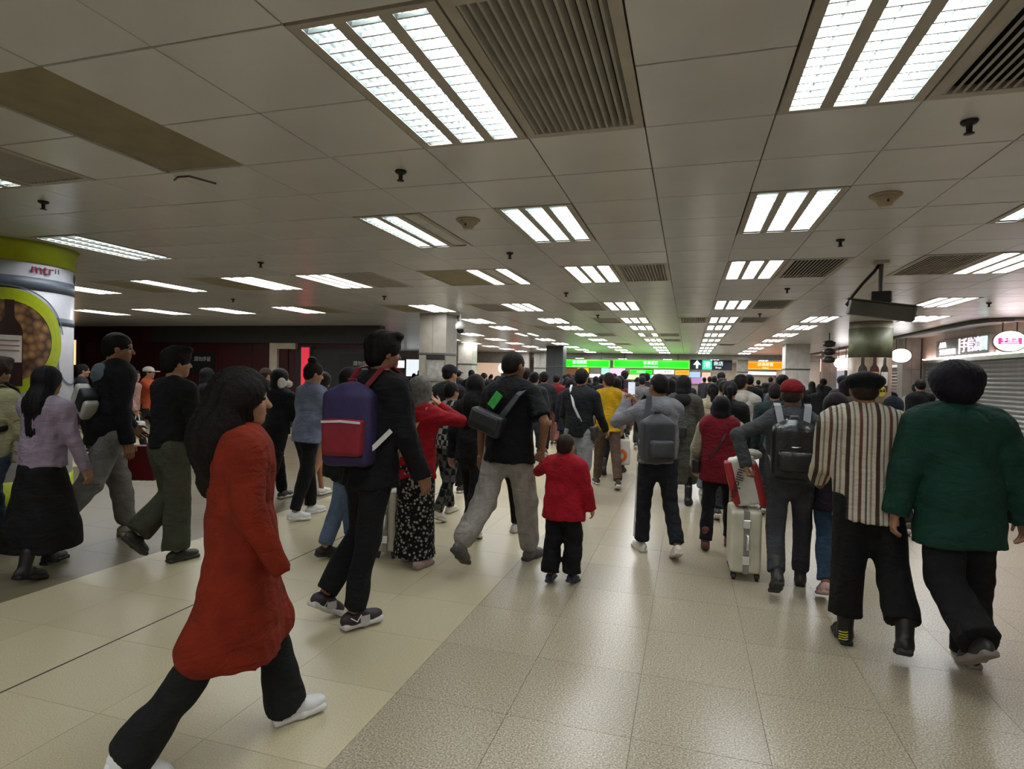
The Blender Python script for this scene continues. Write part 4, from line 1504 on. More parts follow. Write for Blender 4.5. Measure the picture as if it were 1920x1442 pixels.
    if kind in ('trousers', 'wide', 'jogger', 'flare', 'slim', 'shorts'):
        rt, rk, rh = {'trousers': (0.056, 0.042, 0.038), 'wide': (0.062, 0.054, 0.058), 'jogger': (0.062, 0.053, 0.044), 'flare': (0.054, 0.040, 0.056), 'slim': (0.051, 0.035, 0.027), 'shorts': (0.062, 0.055, 0.03)}[kind]
        P = [cone(pel + (0, -0.005, 0.03 * s), pel + (0, -0.012 * s, -0.02 * s), 0.074 * s * W, 0.083 * s * W, 0.0, (1, 0.74, 1))]
        for nm in 'LR':
            ak, kn, hp = J['ank' + nm], J['knee' + nm], J['hip' + nm]
            end = ak + (ak - kn) * (bottom[3] if len(bottom) > 3 else {'wide': -0.03, 'flare': 0.05}.get(kind, -0.03))
            if kind == 'jogger':
                end = ak + (ak - kn) * -0.14
            P += [cone(hp + (0, -0.006 * s, -0.01), kn, rt * s * W, rk * s * W, 0.05)]
            if kind == 'jogger':
                P += [cone(kn, end, rk * s * W, rh * s * W, 0.02)]
            elif kind != 'shorts':
                P += [cuff(kn, end, rk * s * W, rh * s * W, 0.012)]
            if kind == 'jogger':
                P += [cone(end, ak + (ak - kn) * -0.05, 0.038 * s, 0.026 * s, 0.015)]
        obj_np('trousers', implicit(P, hg, 0.010 if kind != 'slim' else 0.005, 22, seed), mt, root)
    elif kind == 'skirt':
        zh = bottom[3] if len(bottom) > 3 else 0.3
        mid = (J['kneeL'] + J['kneeR'] + J['ankL'] + J['ankR']) / 4
        e = np.array((mid[0], mid[1] * 0.6, zh + 0.12))
        rb = bottom[4] if len(bottom) > 4 else 0.19
        P = [cone(pel + (0, 0, 0.05 * s), pel + (0, -0.005, -0.06 * s), 0.078 * s * W, 0.1 * s * W, 0.0, (1, 0.78, 1)), cone(pel + (0, 0, -0.05 * s), e, 0.1 * s * W, rb, 0.04, (1, 1.0, 1)),
             cone(e, e - (0, 0, 0.25), rb, rb * 1.12, 0.02), ('zmin', zh)]
        obj_np('skirt', implicit(P, hg, 0.012, 17, seed), mt, root)
    # ---- shoes
    if lod < 2 or True:
        for nm in 'LR':
            ak, fw, upv, fs = feet[nm]
            (uv, uq), (sv, sq) = shoe_mesh(shoes[0], lod)
            side_ = np.cross(fw, upv)
            M3 = np.stack([side_, fw, upv], 0)
            o = obj_np('shoe', ((uv * fs) @ M3 + ak, uq), mat('shoe_' + shoes[1].strip('#'), shoes[1], 0.5, var=0.1), root)
            obj_np('sole', ((sv * fs) @ M3 + ak, sq), mat('sole_' + shoes[2].strip('#'), shoes[2], 0.6), o)
    # ---- top
    kind, colr = top[0], top[1]
    mt = top[2] if len(top) > 2 and top[2] is not None else cloth(colr)
    T = {'tee': 0.014, 'sweater': 0.012, 'jacket': 0.014, 'puffer': 0.024, 'coat': 0.016, 'oversize': 0.034, 'hoodie': 0.016, 'vest': 0.02}[kind] * s / 1.7
    hem = top[3] if len(top) > 3 and top[3] is not None else {'coat': 0.5, 'oversize': 0.82}.get(kind, 0.86) * s * 0.53 / 0.53 * 0.55
    wid = top[4] if len(top) > 4 else 1.0
    zc = pel[2]
    hemc = np.array((pel[0], pel[1] - 0.005, hem + 0.03))
    rc, rw_ = (0.098 * s * W + T) * wid, (0.088 * s * W + T) * wid
    P = [cone(pel + (0, 0, 0.05 * s), chest + ld * 0.035 * s, rw_, rc, 0.0, (1, 0.72, 1)), cone(J['shL'] * 0.86 + J['shR'] * 0.14 - (0, 0.0, 0.006), J['shR'] * 0.86 + J['shL'] * 0.14 - (0, 0, 0.006), 0.042 * s + T, 0.042 * s + T, 0.05, (1, 1.05, 1)),
         cone(nb - ld * 0.04 * s, nb + ld * 0.006 * s, 0.05 * s + T * 0.5, 0.036 * s + T * 0.5, 0.03)]
    if hem < zc:
        legm = (J['kneeL'] + J['kneeR']) / 2
        f = min(1, max(0, (zc - hem) / (zc - legm[2] + 1e-6)))
        hc_ = np.array((legm[0] * f, legm[1] * f * 0.8, hem))
        rh_ = top[5] if len(top) > 5 else (0.098 * s * W + T) * wid + 0.10 * f * 0.6
        P += [cone(pel + (0, 0, 0.05 * s), hc_ - (0, 0, 0.16), (0.09 * s * W + T) * wid, rh_ * 1.08, 0.04, (1, 0.80, 1)), ('zmin', hem)]
        if f > 0.35:
            for nm in 'LR':
                P.insert(-1, cone(J['hip' + nm], J['hip' + nm] + (J['knee' + nm] - J['hip' + nm]) * min(1, f * 0.95), 0.062 * s, 0.07 * s, 0.06))
    else:
        P += [('zmin', hem)]
    if kind != 'vest':
        ra, re, rw = 0.034 * s * sleeve + T * 0.9, 0.028 * s * sleeve + T * 0.85, 0.022 * s * sleeve + T * 0.7
        for nm in 'LR':
            el, wr = J['el' + nm], J['wr' + nm]
            A = [cone(J['sh' + nm] - (0, 0, 0.012 * s), el, ra, re, 0.04)]
            if kind == 'tee':
                A = [cuff(J['sh' + nm] - (0, 0, 0.01 * s), J['sh' + nm] + (el - J['sh' + nm]) * 0.82, 0.04 * s, 0.044 * s, 0.04)]
            else:
                A += [cuff(el, wr + (wr - el) * 0.06, re, rw, 0.015)]
            P = P + A
    nm_top = {'tee': 'shirt', 'sweater': 'sweater', 'oversize': 'sweater', 'coat': 'coat', 'hoodie': 'hoodie', 'vest': 'vest'}.get(kind, 'jacket')
    tp = obj_np(nm_top, implicit(P, hg, {'tee': 0.009, 'puffer': 0.013, 'coat': 0.012, 'oversize': 0.011}.get(kind, 0.011), 19, seed + 1), mt, root)
    if kind == 'vest':
        ra, re, rw = 0.036 * s + 0.012, 0.031 * s + 0.012, 0.026 * s + 0.008
        A = []
        for nm in 'LR':
            A = [cone(J['sh' + nm] - (0, 0, 0.012 * s), J['el' + nm], ra, re, 0.0), cuff(J['el' + nm], J['wr' + nm], re, rw, 0.015)]
            obj_np('sleeve', implicit(A, hg, 0.005, 22, seed + 2), cloth(extra or '#b8ad96'), root)
    # ---- collar or hood lying on the shoulders
    if hood:
        hm = cloth(hood) if isinstance(hood, str) else mt
        q = nb + (0, -0.035 * s, 0.0)
        P = [('e', q + (0, -0.022 * s, -0.03 * s), (0.068 * s, 0.04 * s, 0.055 * s), 0.0), ('e', q + (0.045 * s, 0.03 * s, 0.0), (0.026 * s, 0.045 * s, 0.026 * s), 0.03), ('e', q + (-0.045 * s, 0.03 * s, 0.0), (0.026 * s, 0.045 * s, 0.026 * s), 0.03)]
        obj_np('hood', implicit(P, hg * 0.8, 0.004, 30, seed + 4), hm, tp)
    J['loc'], J['th'], J['ld'], J['root'] = loc, th, ld, root
    J['frame'] = Matrix.Translation(loc) @ Matrix.Rotation(th, 4, 'Z')
    return J


def worn(J, name, label, cat, group=None):
    """a thing carried by a person: its own top-level object, laid out in the person's frame"""
    o = empty(name, J['loc'], J['th'])
    return tag(o, label, cat, group)


def rotx(a):
    c, s = math.cos(a), math.sin(a)
    return [[1, 0, 0], [0, c, -s], [0, s, c]]


def backpack(J, label, s, col, pocket, strap, w=0.15, h=0.24, d=0.09, drop=0.0, shift=0.0, yaw=0.0, h_=0.011, both=True, trim=None, rough=0.6, off=0.0, pk=(0.72, 0.36)):
    o = worn(J, 'backpack', label, 'backpack')
    m = mat('pack_' + col.strip('#'), col, rough, var=0.15, bump=0.2, bscale=60)
    ch, ld = J['chest'], J['ld']
    back = -0.098 * s * 0.72 - 0.028 - d - off
    cz = ch[2] - drop
    cy = ch[1] + back
    cx = shift

    def turn(vq):
        V = vq[0].copy()
        c0 = np.array((cx, cy + d, 0), dtype=np.float32)
        return (rotz(V - c0, math.radians(yaw)) + c0, vq[1])
    b = obj_np('pack_body', turn(implicit([('b', (cx, cy, cz - 0.02), (w - 0.05, d - 0.045, h - 0.06), 0.045, 0.0), ('e', (cx, cy + 0.01, cz + h - 0.07), (w * 0.85, d * 0.9, 0.09), 0.04)], h_, 0.004, 24, 11)), m, o)
    obj_np('front_pocket', turn(implicit([('b', (cx, cy - d - 0.005, cz - h * 0.74 + h * pk[1]), (w * pk[0] - 0.03, 0.02, h * pk[1] - 0.03), 0.03, 0.0)], h_, 0.003, 24, 12)), mat('pack_' + pocket.strip('#'), pocket, rough, var=0.15, bump=0.2, bscale=60), o)
    sm = mat('strap_' + strap.strip('#'), strap, 0.6)
    for sd in ((-1, 1) if both else (-1,)):
        nm = 'L' if sd < 0 else 'R'
        sh = J['sh' + nm] * 0.62 + J['nb'] * 0.38
        top = sh + np.array((0, 0, 0.05 * s + 0.022))
        pts = [(cx + sd * w * 0.5, cy + d * 0.6, cz + h * 0.72), tuple(top + (0, -0.07, -0.015)), tuple(top), tuple(top + (sd * 0.01, 0.08, -0.06)), tuple(top + (sd * 0.03, 0.115, -0.2)), tuple(top + (sd * 0.07, 0.06, -0.34)), (cx + sd * w * 0.8, cy + d * 0.7, cz - h * 0.7)]
        nr = [(0, -0.5, 1), (0, -0.5, 1), (0, 0, 1), (0, 1, 0.7), (0, 1, 0), (sd, 0.6, 0), (sd, 0, 0)]
        MB().band(pts, nr, 0.05, 0.012).build('strap', sm, o)
    hd = MB().tube([(cx - 0.03, cy + d * 0.3, cz + h - 0.005), (cx - 0.025, cy + d * 0.3, cz + h + 0.035), (cx + 0.025, cy + d * 0.3, cz + h + 0.035), (cx + 0.03, cy + d * 0.3, cz + h - 0.005)], 0.008, 6)
    hd.v = [tuple(x) for x in turn((np.array(hd.v, dtype=np.float32), None))[0]]
    hd.build('handle', sm, o)
    if trim:
        zt = cz - h * 0.74 + 2 * h * pk[1]
        tb_ = MB().band([(cx - w * 0.75, cy - d - 0.050, zt - 0.02), (cx, cy - d - 0.056, zt - 0.012), (cx + w * 0.75, cy - d - 0.050, zt - 0.02)], [(0, -1, 0)] * 3, 0.014, 0.008)
        tb_.v = [tuple(x) for x in turn((np.array(tb_.v, dtype=np.float32), None))[0]]
        tb_.build('piping', mat('pack_trim', trim, 0.5), o)
    return o


def strap_across(o, J, s, colr, frm=-1, w=0.03, low=(0.16, -0.02, -0.05)):
    """cross-body strap from one shoulder down to the opposite hip, over the back"""
    nm = 'L' if frm < 0 else 'R'
    sh = J['sh' + nm] * 0.7 + J['nb'] * 0.3
    top = sh + np.array((0, 0, 0.05 * s + 0.012))
    e = J['pelvis'] + np.array((-frm * low[0], low[1], low[2]))
    bk = J['chest'] + np.array((frm * 0.03, -0.098 * s * 0.72 - 0.035, -0.02))
    bk2 = (bk + e) / 2 + np.array((0, -0.055, 0))
    pts = [tuple(top + (0, 0.07, -0.05)), tuple(top), tuple(top + (-frm * 0.012, -0.07, -0.05)), tuple(bk), tuple(bk2), tuple(e)]
    nr = [(0, 1, 0.8), (0, 0, 1), (0, -1, 0.6), (0, -1, 0), (0, -1, 0), (-frm, -0.6, 0)]
    MB().band(pts, nr, w, 0.008).build('strap', mat('strap_' + colr.strip('#'), colr, 0.6), o)


def bag_block(o, name, c, half, rd, colr, h_=0.011, fold=0.003, rot=None, rough=0.55):
    p = ('b', c, half, rd, 0.0) if rot is None else ('b', c, half, rd, 0.0, rot)
    return obj_np(name, implicit([p], h_, fold, 26, 9), mat('bag_' + colr.strip('#'), colr, rough, var=0.12, bump=0.15, bscale=50), o)


def to_world(J, p):
    return J['frame'] @ Vector(p)


# ------------------------------------------------------------------ patterned cloths
def pattern(name, fn):
    m = bpy.data.materials.new(name)
    m.use_nodes = True
    nt = m.node_tree
    b = nt.nodes['Principled BSDF']
    b.inputs['Roughness'].default_value = 0.9
    b.inputs['Specular IOR Level'].default_value = 0.2
    wrinkle(m)
    tc = nt.nodes.new('ShaderNodeTexCoord')
    nt.links.new(fn(nt, tc.outputs['Object']), b.inputs['Base Color'])
    return m


def ramp(nt, fac, stops):
    r = nt.nodes.new('ShaderNodeValToRGB')
    cr = r.color_ramp
    cr.interpolation = 'CONSTANT'
    for i, (p, c) in enumerate(stops):
        e = cr.elements[i] if i < 2 else cr.elements.new(p)
        e.position = p
        e.color = (*[x * 0.78 for x in lin(c)], 1)
    nt.links.new(fac, r.inputs['Fac'])
    return r.outputs['Color']


def f_stripes(nt, co):
    sp = nt.nodes.new('ShaderNodeSeparateXYZ')
    nt.links.new(co, sp.inputs[0])
    a = nt.nodes.new('ShaderNodeMath')
    a.operation = 'MULTIPLY'
    a.inputs[1].default_value = 6.4
    nt.links.new(sp.outputs['X'], a.inputs[0])
    f = nt.nodes.new('ShaderNodeMath')
    f.operation = 'FRACT'
    nt.links.new(a.outputs[0], f.inputs[0])
    return ramp(nt, f.outputs[0], [(0.0, '#cfc6b4'), (0.12, '#4a3a30'), (0.26, '#cfc6b4'), (0.36, '#8d8478'), (0.42, '#cfc6b4'), (0.55, '#6e4a3c'), (0.66, '#cfc6b4'), (0.78, '#5a5650'), (0.84, '#cfc6b4'), (0.93, '#9a8878')])


def f_floral(nt, co):
    v = nt.nodes.new('ShaderNodeTexVoronoi')
    v.inputs['Scale'].default_value = 36
    nt.links.new(co, v.inputs['Vector'])
    return ramp(nt, v.outputs['Distance'], [(0.0, '#a29c92'), (0.33, '#55514d'), (0.44, '#141414')])


def f_plaid(nt, co):
    ch = nt.nodes.new('ShaderNodeTexChecker')
    ch.inputs['Scale'].default_value = 16
    ch.inputs['Color1'].default_value = (*lin('#1c1d20'), 1)
    ch.inputs['Color2'].default_value = (*lin('#8b8a88'), 1)
    nt.links.new(co, ch.inputs['Vector'])
    return ch.outputs['Color']


def f_plaid2(nt, co):
    ch = nt.nodes.new('ShaderNodeTexChecker')
    ch.inputs['Scale'].default_value = 14
    ch.inputs['Color1'].default_value = (*lin('#131415'), 1)
    ch.inputs['Color2'].default_value = (*lin('#4c4b48'), 1)
    nt.links.new(co, ch.inputs['Vector'])
    return ch.outputs['Color']


M_STRIPE = pattern('striped_knit', f_stripes)
M_FLORAL = pattern('floral_print', f_floral)
M_PLAID = pattern('check_knit', f_plaid)
M_PLAID2 = pattern('dark_check', f_plaid2)
WALK = ((18, 8, 0), (-16, 16, 22))
WALK2 = ((-16, 16, 22), (18, 8, 0))
BLK = '#141517'
GR = 'people walking through the concourse'

# ------------------------------------------------------------------ the walkers, nearest first
person('woman in a long orange-red coat striding right, dark curly hair', on_floor(538, 1352), 42, H=1.61, legs=((20, 8, -4), (-21, 16, 28)), anchor='L', lean=-2,
       arms=((-5, 8, 30), ('to', (0.21, 0.12, 0.80), (0.6, -0.9, 0))), hands=('relaxed', None), top=('coat', '#8a280f', None, 0.41, 1.06, 0.215), bottom=('flare', '#1b1e1d'), hair=('curly', '#120d0b'), shoes=('sneaker', '#d6d6d4', '#dcdcda'), lod=0, look=(8, 0), group=GR)

J = person('tall man in a black coat with a purple and red backpack', on_floor(662, 1180), 24, H=1.86, legs=((2, 38, 30), (-11, 3, 0)), anchor='R', lean=6, arms=((-6, 8, 18), (8, 9, 14)),
           top=('puffer', '#121316', None, 0.86, 1.0), bottom=('trousers', '#131416'), hair=('tousled', '#0c0908'), shoes=('sneaker', '#2c2026', '#c9c6c0'), lod=0, look=(12, 0), skin=SKIN2, group=GR)
for sh in [o for o in J['root'].children if o.name.startswith('shoe')]:
    v = np.array([tuple(x.co) for x in sh.data.vertices])
    cen, xm = v.mean(0), v[:, 0].max()
    MB().band([(xm - 0.006, cen[1] - 0.035, cen[2] - 0.004), (xm - 0.004, cen[1] + 0.03, cen[2] - 0.008)], [(1, 0, 0.15)] * 2, 0.045, 0.006).build('side_patch', mat('shoe_patch', '#a9a6a0', 0.5), sh)
    MB().tube([(xm - 0.012, cen[1] - 0.10, cen[2] + 0.025), (xm - 0.004, cen[1] - 0.06, cen[2] - 0.005), (xm - 0.004, cen[1] - 0.03, cen[2] + 0.03)], 0.004, 5).build('piping', M_WHITE, sh)
bp = backpack(J, 'purple and red backpack on the tall man in black', 1.86, '#281f4a', '#7c1022', '#701626', w=0.165, h=0.25, d=0.085, drop=0.09, trim='#c9c0c6', rough=0.7, yaw=32, pk=(0.8, 0.46))
c = J['chest']
MB().band([(0.13, c[1] - 0.25, c[2] - 0.30), (0.2, c[1] - 0.16, c[2] - 0.22), (0.235, c[1] - 0.06, c[2] - 0.12)], [(1, -0.3, 0)] * 3, 0.03, 0.006).build('webbing', M_WHITE, bp)
MB().tube([(0.02, c[1] - 0.30, c[2] - 0.02), (0.05, c[1] - 0.31, c[2] + 0.06), (0.08, c[1] - 0.29, c[2] + 0.09)], 0.012, 6).build('bungee', M_WHITE, bp)

J = person('man in a dark green baggy sweater and wide black trousers, full dark hair', on_floor(1820, 1246), -4, H=1.71, legs=((-14, 52, 34), (5, 4, 0)), anchor='R', lean=2, side=-1.5, arms=((-2, 15, 5), (-4, 20, 8)),
           top=('oversize', '#194236', None, 0.70, 1.07, 0.205), bottom=('wide', '#191a1c', None, 0.05), hair=('volume', '#16131a'), shoes=('sneaker', '#2a2724', '#7a706a'), lod=0, hood=True, sleeve=1.25, group=GR)

J = person('man in a cream and brown striped cardigan and black beret', on_floor(1583, 1203), 6, H=1.67, legs=((-2, 2, 0), (-8, 30, 22, 7)), anchor='L', lean=2, side=-3, arms=((12, 5, 50), (2, 22, 78, 10)),
           top=('oversize', '#cfc6b4', M_STRIPE, 0.76, 1.0, 0.19), bottom=('wide', '#141414', None, -0.2), hair=('crew', '#2c2118'), hat=('beret', '#14151b'), shoes=('boot', '#121212', '#1c1c1a'), lod=0, skin=SKIN2, group=GR)
for sh in [o for o in J['root'].children if o.name.startswith('shoe')]:
    v = np.array([tuple(x.co) for x in sh.data.vertices])
    lo_, cen = v[:, 2].min(), v.mean(0)
    mb = MB()
    for q in range(4):
        zz = lo_ + 0.02 + 0.014 * q
        sel = v[np.abs(v[:, 2] - zz) < 0.012]
        yb_, xc_ = sel[:, 1].min() - 0.001, cen[0]
        mb.tube([(xc_ - 0.034, yb_ + 0.028, zz), (xc_ - 0.02, yb_ + 0.008, zz + 0.004), (xc_, yb_, zz + 0.008), (xc_ + 0.012, yb_ + 0.003, zz + 0.012)], 0.004, 5)
    mb.build('stitching', mat('yellow_stitch', '#b8b02a', 0.5), sh)

J = person('woman in a lilac sweater and long black skirt, straight black hair', on_floor(48, 1095), -8, H=1.58, legs=((16, 8, 0), (-12, 10, 14)), anchor='R', lean=2, arms=((25, 5, 70), (6, 12, 12)),
           top=('sweater', '#9d8fa2', None, 0.83, 1.05), bottom=('skirt', '#121212', None, 0.21, 0.25), hair=('long', '#0e0c0d'), shoes=('boot', '#141414', '#181818'), lod=0, group=GR)
J = person('person in a pale yellow jacket and jeans at the left edge', on_floor(4, 1036), -6, H=1.66, legs=WALK, anchor='L', arms=((10, 6, 40), (8, 8, 30)), top=('jacket', '#a8a27c', None, 0.8), bottom=('trousers', '#36475a'), hair=('tousled', '#2c1a14'), lod=1, group=GR)
backpack(J, 'black backpack on the person at the left edge', 1.66, '#17181a', '#1c1d20', '#101010', w=0.14, h=0.22, h_=0.016)

J = person('man in a black jacket and grey sweatpants walking past the advert column', on_floor(238, 1002), 18, H=1.92, legs=((16, 6, 0), (-23, 18, 30)), anchor='L', lean=4, arms=((14, 8, 30), (-8, 9, 16)), top=('puffer', '#111419', None, 0.90, 1.02), bottom=('jogger', '#84827c'), hair=('short', '#0d0b0a'),
           shoes=('sneaker', '#8a8270', '#a09880'), lod=0, look=(25, -4), hood='#66747c', skin=SKIN2, group=GR)
o = worn(J, 'crossbody_bag', 'white and black cross-body bag on the back of the man in grey sweatpants', 'bag')
c = J['chest']
rt = [[0.8, -0.0, 0.6], [0, 1, 0], [-0.6, 0, 0.8]]
bag_block(o, 'bag_body', (-0.03, c[1] - 0.21, c[2] - 0.10), (0.12, 0.03, 0.07), 0.03, '#b9b8b2', 0.011, 0.003, rt)
bag_block(o, 'flap', (0.03, c[1] - 0.215, c[2] - 0.085), (0.045, 0.045, 0.075), 0.022, '#22242a', 0.009, 0.0, rt)
strap_across(o, J, 1.92, '#1a1a1c', 1)
w = to_world(J, J['wrL'] + (J['wrL'] - J['elL']) * 0.35)
rb = empty('shopping_bag', (w.x, w.y, w.z - 0.92), 0.3)
tag(rb, 'dark red shopping bag swinging beside the man in grey sweatpants', 'bag')
bag_block(rb, 'bag_body', (0, 0, 0.63), (0.16, 0.05, 0.15), 0.02, '#7c1420', 0.014, 0.006)
MB().tube([(-0.1, 0, 0.79), (-0.07, 0, 0.92), (0.07, 0, 0.92), (0.1, 0, 0.79)], 0.008, 6).build('handle', mat('bag_handle', '#5c1018', 0.6), rb)

person('man in a black jacket and olive cargo trousers behind the orange coat', on_floor(330, 1053), 10, H=1.76, legs=((15, 62, 45), (1, 3, 0)), anchor='R', arms=((5, 8, 40), (8, 8, 40)), top=('jacket', '#0f1011', None, 0.93), bottom=('wide', '#474a38'), hair=('tousled', '#0b0a09'), shoes=('sneaker', '#24231f', '#2e2c28'), lod=1, look=(20, 0), group=GR)

J = person('woman in a blue-grey hoodie and black trousers looking at a phone', on_floor(552, 978), 26, H=1.69, legs=((10, 4, 0), (-10, 8, 5)), anchor='R', lean=4, arms=(('to', (-0.02, 0.34, 1.14)), ('to', (0.12, 0.36, 1.18))), hands=('grip', 'grip'), top=('hoodie', '#8089a2', None, 0.83, 1.1),
           bottom=('trousers', '#151517'), hair=('bun', '#1c1412'), shoes=('sneaker', '#d0d0cc', '#d8d8d4'), lod=1, hood=True, look=(12, -12), group=GR)
w = to_world(J, (0.06, 0.46, 1.22))
ph = empty('phone', w, -0.25)
tag(ph, 'phone held up by the woman in the blue-grey hoodie', 'phone')
MB().box(-0.036, 0.036, -0.004, 0.004, -0.075, 0.075, 0.003).build('case', M_BLACK, ph).rotation_euler = (0.6, 0, 0)
MB().box(-0.033, 0.033, -0.0055, -0.004, -0.07, 0.07).build('screen', glow('phone_screen', '#dfe6f2', 0.5), ph).rotation_euler = (0.6, 0, 0)
J = person('woman with a white hair bow behind the blue-grey hoodie', on_floor(486, 952), 12, H=1.63, legs=WALK, anchor='R', top=('puffer', '#161719', None, 0.82), bottom=('trousers', '#17181a'), hair=('bob', '#100d0d'), lod=1, group=GR, look=(15, 0))
h_ = J['head']
ob = obj_np('hair_bow', implicit([('e', h_ + (0.10, -0.07, -0.06), (0.03, 0.06, 0.07), 0.0), ('e', h_ + (0.09, 0.04, -0.07), (0.03, 0.06, 0.045), 0.02)], 0.01), cloth('#d8d0c2'), J['root'])

person('person in a black coat and blue jeans behind the tall man', on_floor(608, 1048), 24, H=1.65, legs=((16, 8, 0), (-13, 9, 8)), anchor='R', lean=5, arms=((10, 6, 50), (8, 8, 50)), top=('coat', '#111214', None, 0.66, 1.0), bottom=('trousers', '#60748e'), hair=('short', '#161313'), shoes=('sneaker', '#111113', '#1a1a1a'), lod=1, group=GR)

J = person('woman with a grey bob in a red cardigan and floral skirt', on_floor(786, 1066), 6, H=1.56, legs=((6, 4, 0), (-5, 4, 0)), anchor='R', lean=3, arms=((10, 6, 30), ('to', (0.10, 0.20, 1.33), (0.75, 0.35, -0.55))), hands=('relaxed', 'relaxed'), top=('sweater', '#a51020', None, 0.72, 1.04), bottom=('skirt', BLK, M_FLORAL, 0.08, 0.165),
           hair=('greybob', '#5a5652'), shoes=('sneaker', '#a28a86', '#8c7a74'), lod=0, look=(12, 0), group=GR)
o = worn(J, 'crossbody_bag', 'beige strapped bag across the red cardigan', 'bag')
strap_across(o, J, 1.56, '#9a8468', 1, 0.035)
bag_block(o, 'bag_body', (-0.2, J['pelvis'][1] + 0.02, J['pelvis'][2] + 0.02), (0.03, 0.07, 0.06), 0.02, '#8a7458')


M_CHROME = mat('chrome', '#d6d6d2', 0.25, metal=0.5, var=0)


def suitcase(x, y, rz, w, d, h, colr, label, ribs=True, name='suitcase'):
    o = empty(name, (x, y, 0), rz)
    tag(o, label, 'suitcase')
    m = mat('case_' + colr.strip('#'), colr, 0.35, metal=0.15, var=0.05)
    sh = bag_block(o, 'shell', (0, 0, 0.06 + h / 2), (w / 2 - 0.03, d / 2 - 0.03, h / 2 - 0.03), 0.03, colr, 0.012, 0.0, None, 0.35)
    MB().box(-0.022, 0.022, -d / 2 - 0.006, d / 2 + 0.006, 0.06, 0.06 + h + 0.005, 0.004).build('frame_band', mat('case_band', '#85827a', 0.4), o)
    for z in (0.06 + h * 0.22, 0.06 + h * 0.80):
        l = MB().box(-0.03, 0.03, -d / 2 - 0.02, -d / 2 - 0.006, z - 0.035, z + 0.035, 0.005).build('latch', M_CHROME, o)
    MB().tube([(0.0, -d / 2 - 0.005, 0.06 + h * 0.40), (0.01, -d / 2 - 0.045, 0.06 + h * 0.42), (0.01, -d / 2 - 0.045, 0.06 + h * 0.62), (0.0, -d / 2 - 0.005, 0.06 + h * 0.64)], 0.013, 8).build('handle', M_CHROME, o, True)
    for sx in (-1, 1):
        for sy in (-1, 1):
            wl_ = MB().lathe([(0.0, -0.012), (0.028, -0.012), (0.028, 0.012), (0.0, 0.012)], 14).build('wheel', M_BLACK, o, False, (sx * (w / 2 - 0.03), sy * (d / 2 - 0.035), 0.029))
            wl_.rotation_euler = (0, math.pi / 2, 0)
            MB().box(-0.02, 0.02, -0.02, 0.02, 0.0, 0.03).build('fork', M_BLACK, wl_, False, (0, 0, 0)).rotation_euler = (0, -math.pi / 2, 0)
    for sx in (-1, 1):
        MB().tube([(sx * (w / 2 - 0.02), d / 2 - 0.04, 0.05 + h), (sx * (w / 2 - 0.02), d / 2 - 0.04, 0.05 + h + 0.36)], 0.009, 8).build('trolley_rod', M_STEEL, o)
    MB().tube([(-(w / 2 - 0.02), d / 2 - 0.04, 0.05 + h + 0.36), (w / 2 - 0.02, d / 2 - 0.04, 0.05 + h + 0.36)], 0.015, 8).build('trolley_grip', M_BLACK, o)
    return o


q = on_floor(732, 1038)
suitcase(q[0], q[1], 0.2, 0.2, 0.34, 0.52, '#b5ae9c', 'cream suitcase rolling between the tall man and the floral skirt')

J = person('woman in a checked jacket and dark checked trousers beyond the red cardigan', on_floor(842, 962), 14, H=1.52, legs=WALK, anchor='L', arms=((10, 6, 60), (12, 8, 75)), top=('jacket', '#8b8a88', M_PLAID, 0.78, 1.0), bottom=('trousers', BLK, M_PLAID2), hair=('short', '#0d0c0c'), shoes=('sneaker', '#c4bfb4', '#c4bfb4'), lod=1, look=(10, 0), group=GR)
w = to_world(J, (0.2, 0.36, 0.0))
o = empty('cloth_bundle', (w.x, w.y, 0.98))
tag(o, 'pink bundle carried by the woman in the checked jacket', 'bundle')
obj_np('cloth', implicit([('e', (0, 0, 0.12), (0.1, 0.08, 0.1), 0.0), ('e', (0.06, 0.02, 0.03), (0.07, 0.06, 0.09), 0.04)], 0.014, 0.012, 30, 3), cloth('#b06a80'), o)

person('man in a dark cap and dark jacket beyond the checked jacket', (-2.92, 7.47), 6, H=1.73, legs=WALK2, anchor='R', top=('jacket', '#1e1b1e', None, 0.8), hair=('crew', '#14100f'), hat=('cap', '#1a1620'), lod=1, look=(20, 0), group=GR)
person('woman in black with long black hair and white sneakers', on_floor(882, 995), 12, H=1.61, legs=((16, 8, 0), (-14, 14, 14)), anchor='L', top=('jacket', '#131416', None, 0.76), bottom=('slim', '#17181b'), hair=('long', '#0b0a0b'), shoes=('sneaker', '#c6c3bb', '#cac6bc'), lod=1, group=GR)
person('person in black trousers glimpsed between the legs of the man in grey sweatpants', on_floor(966, 998), 8, H=1.6, legs=WALK2, anchor='R', top=('jacket', '#15161a', None, 0.8), bottom=('slim', '#141416'), hair=('short', '#0c0b0b'), shoes=('sneaker', '#b9b6b0', '#c0bcb4'), lod=1, group=GR)

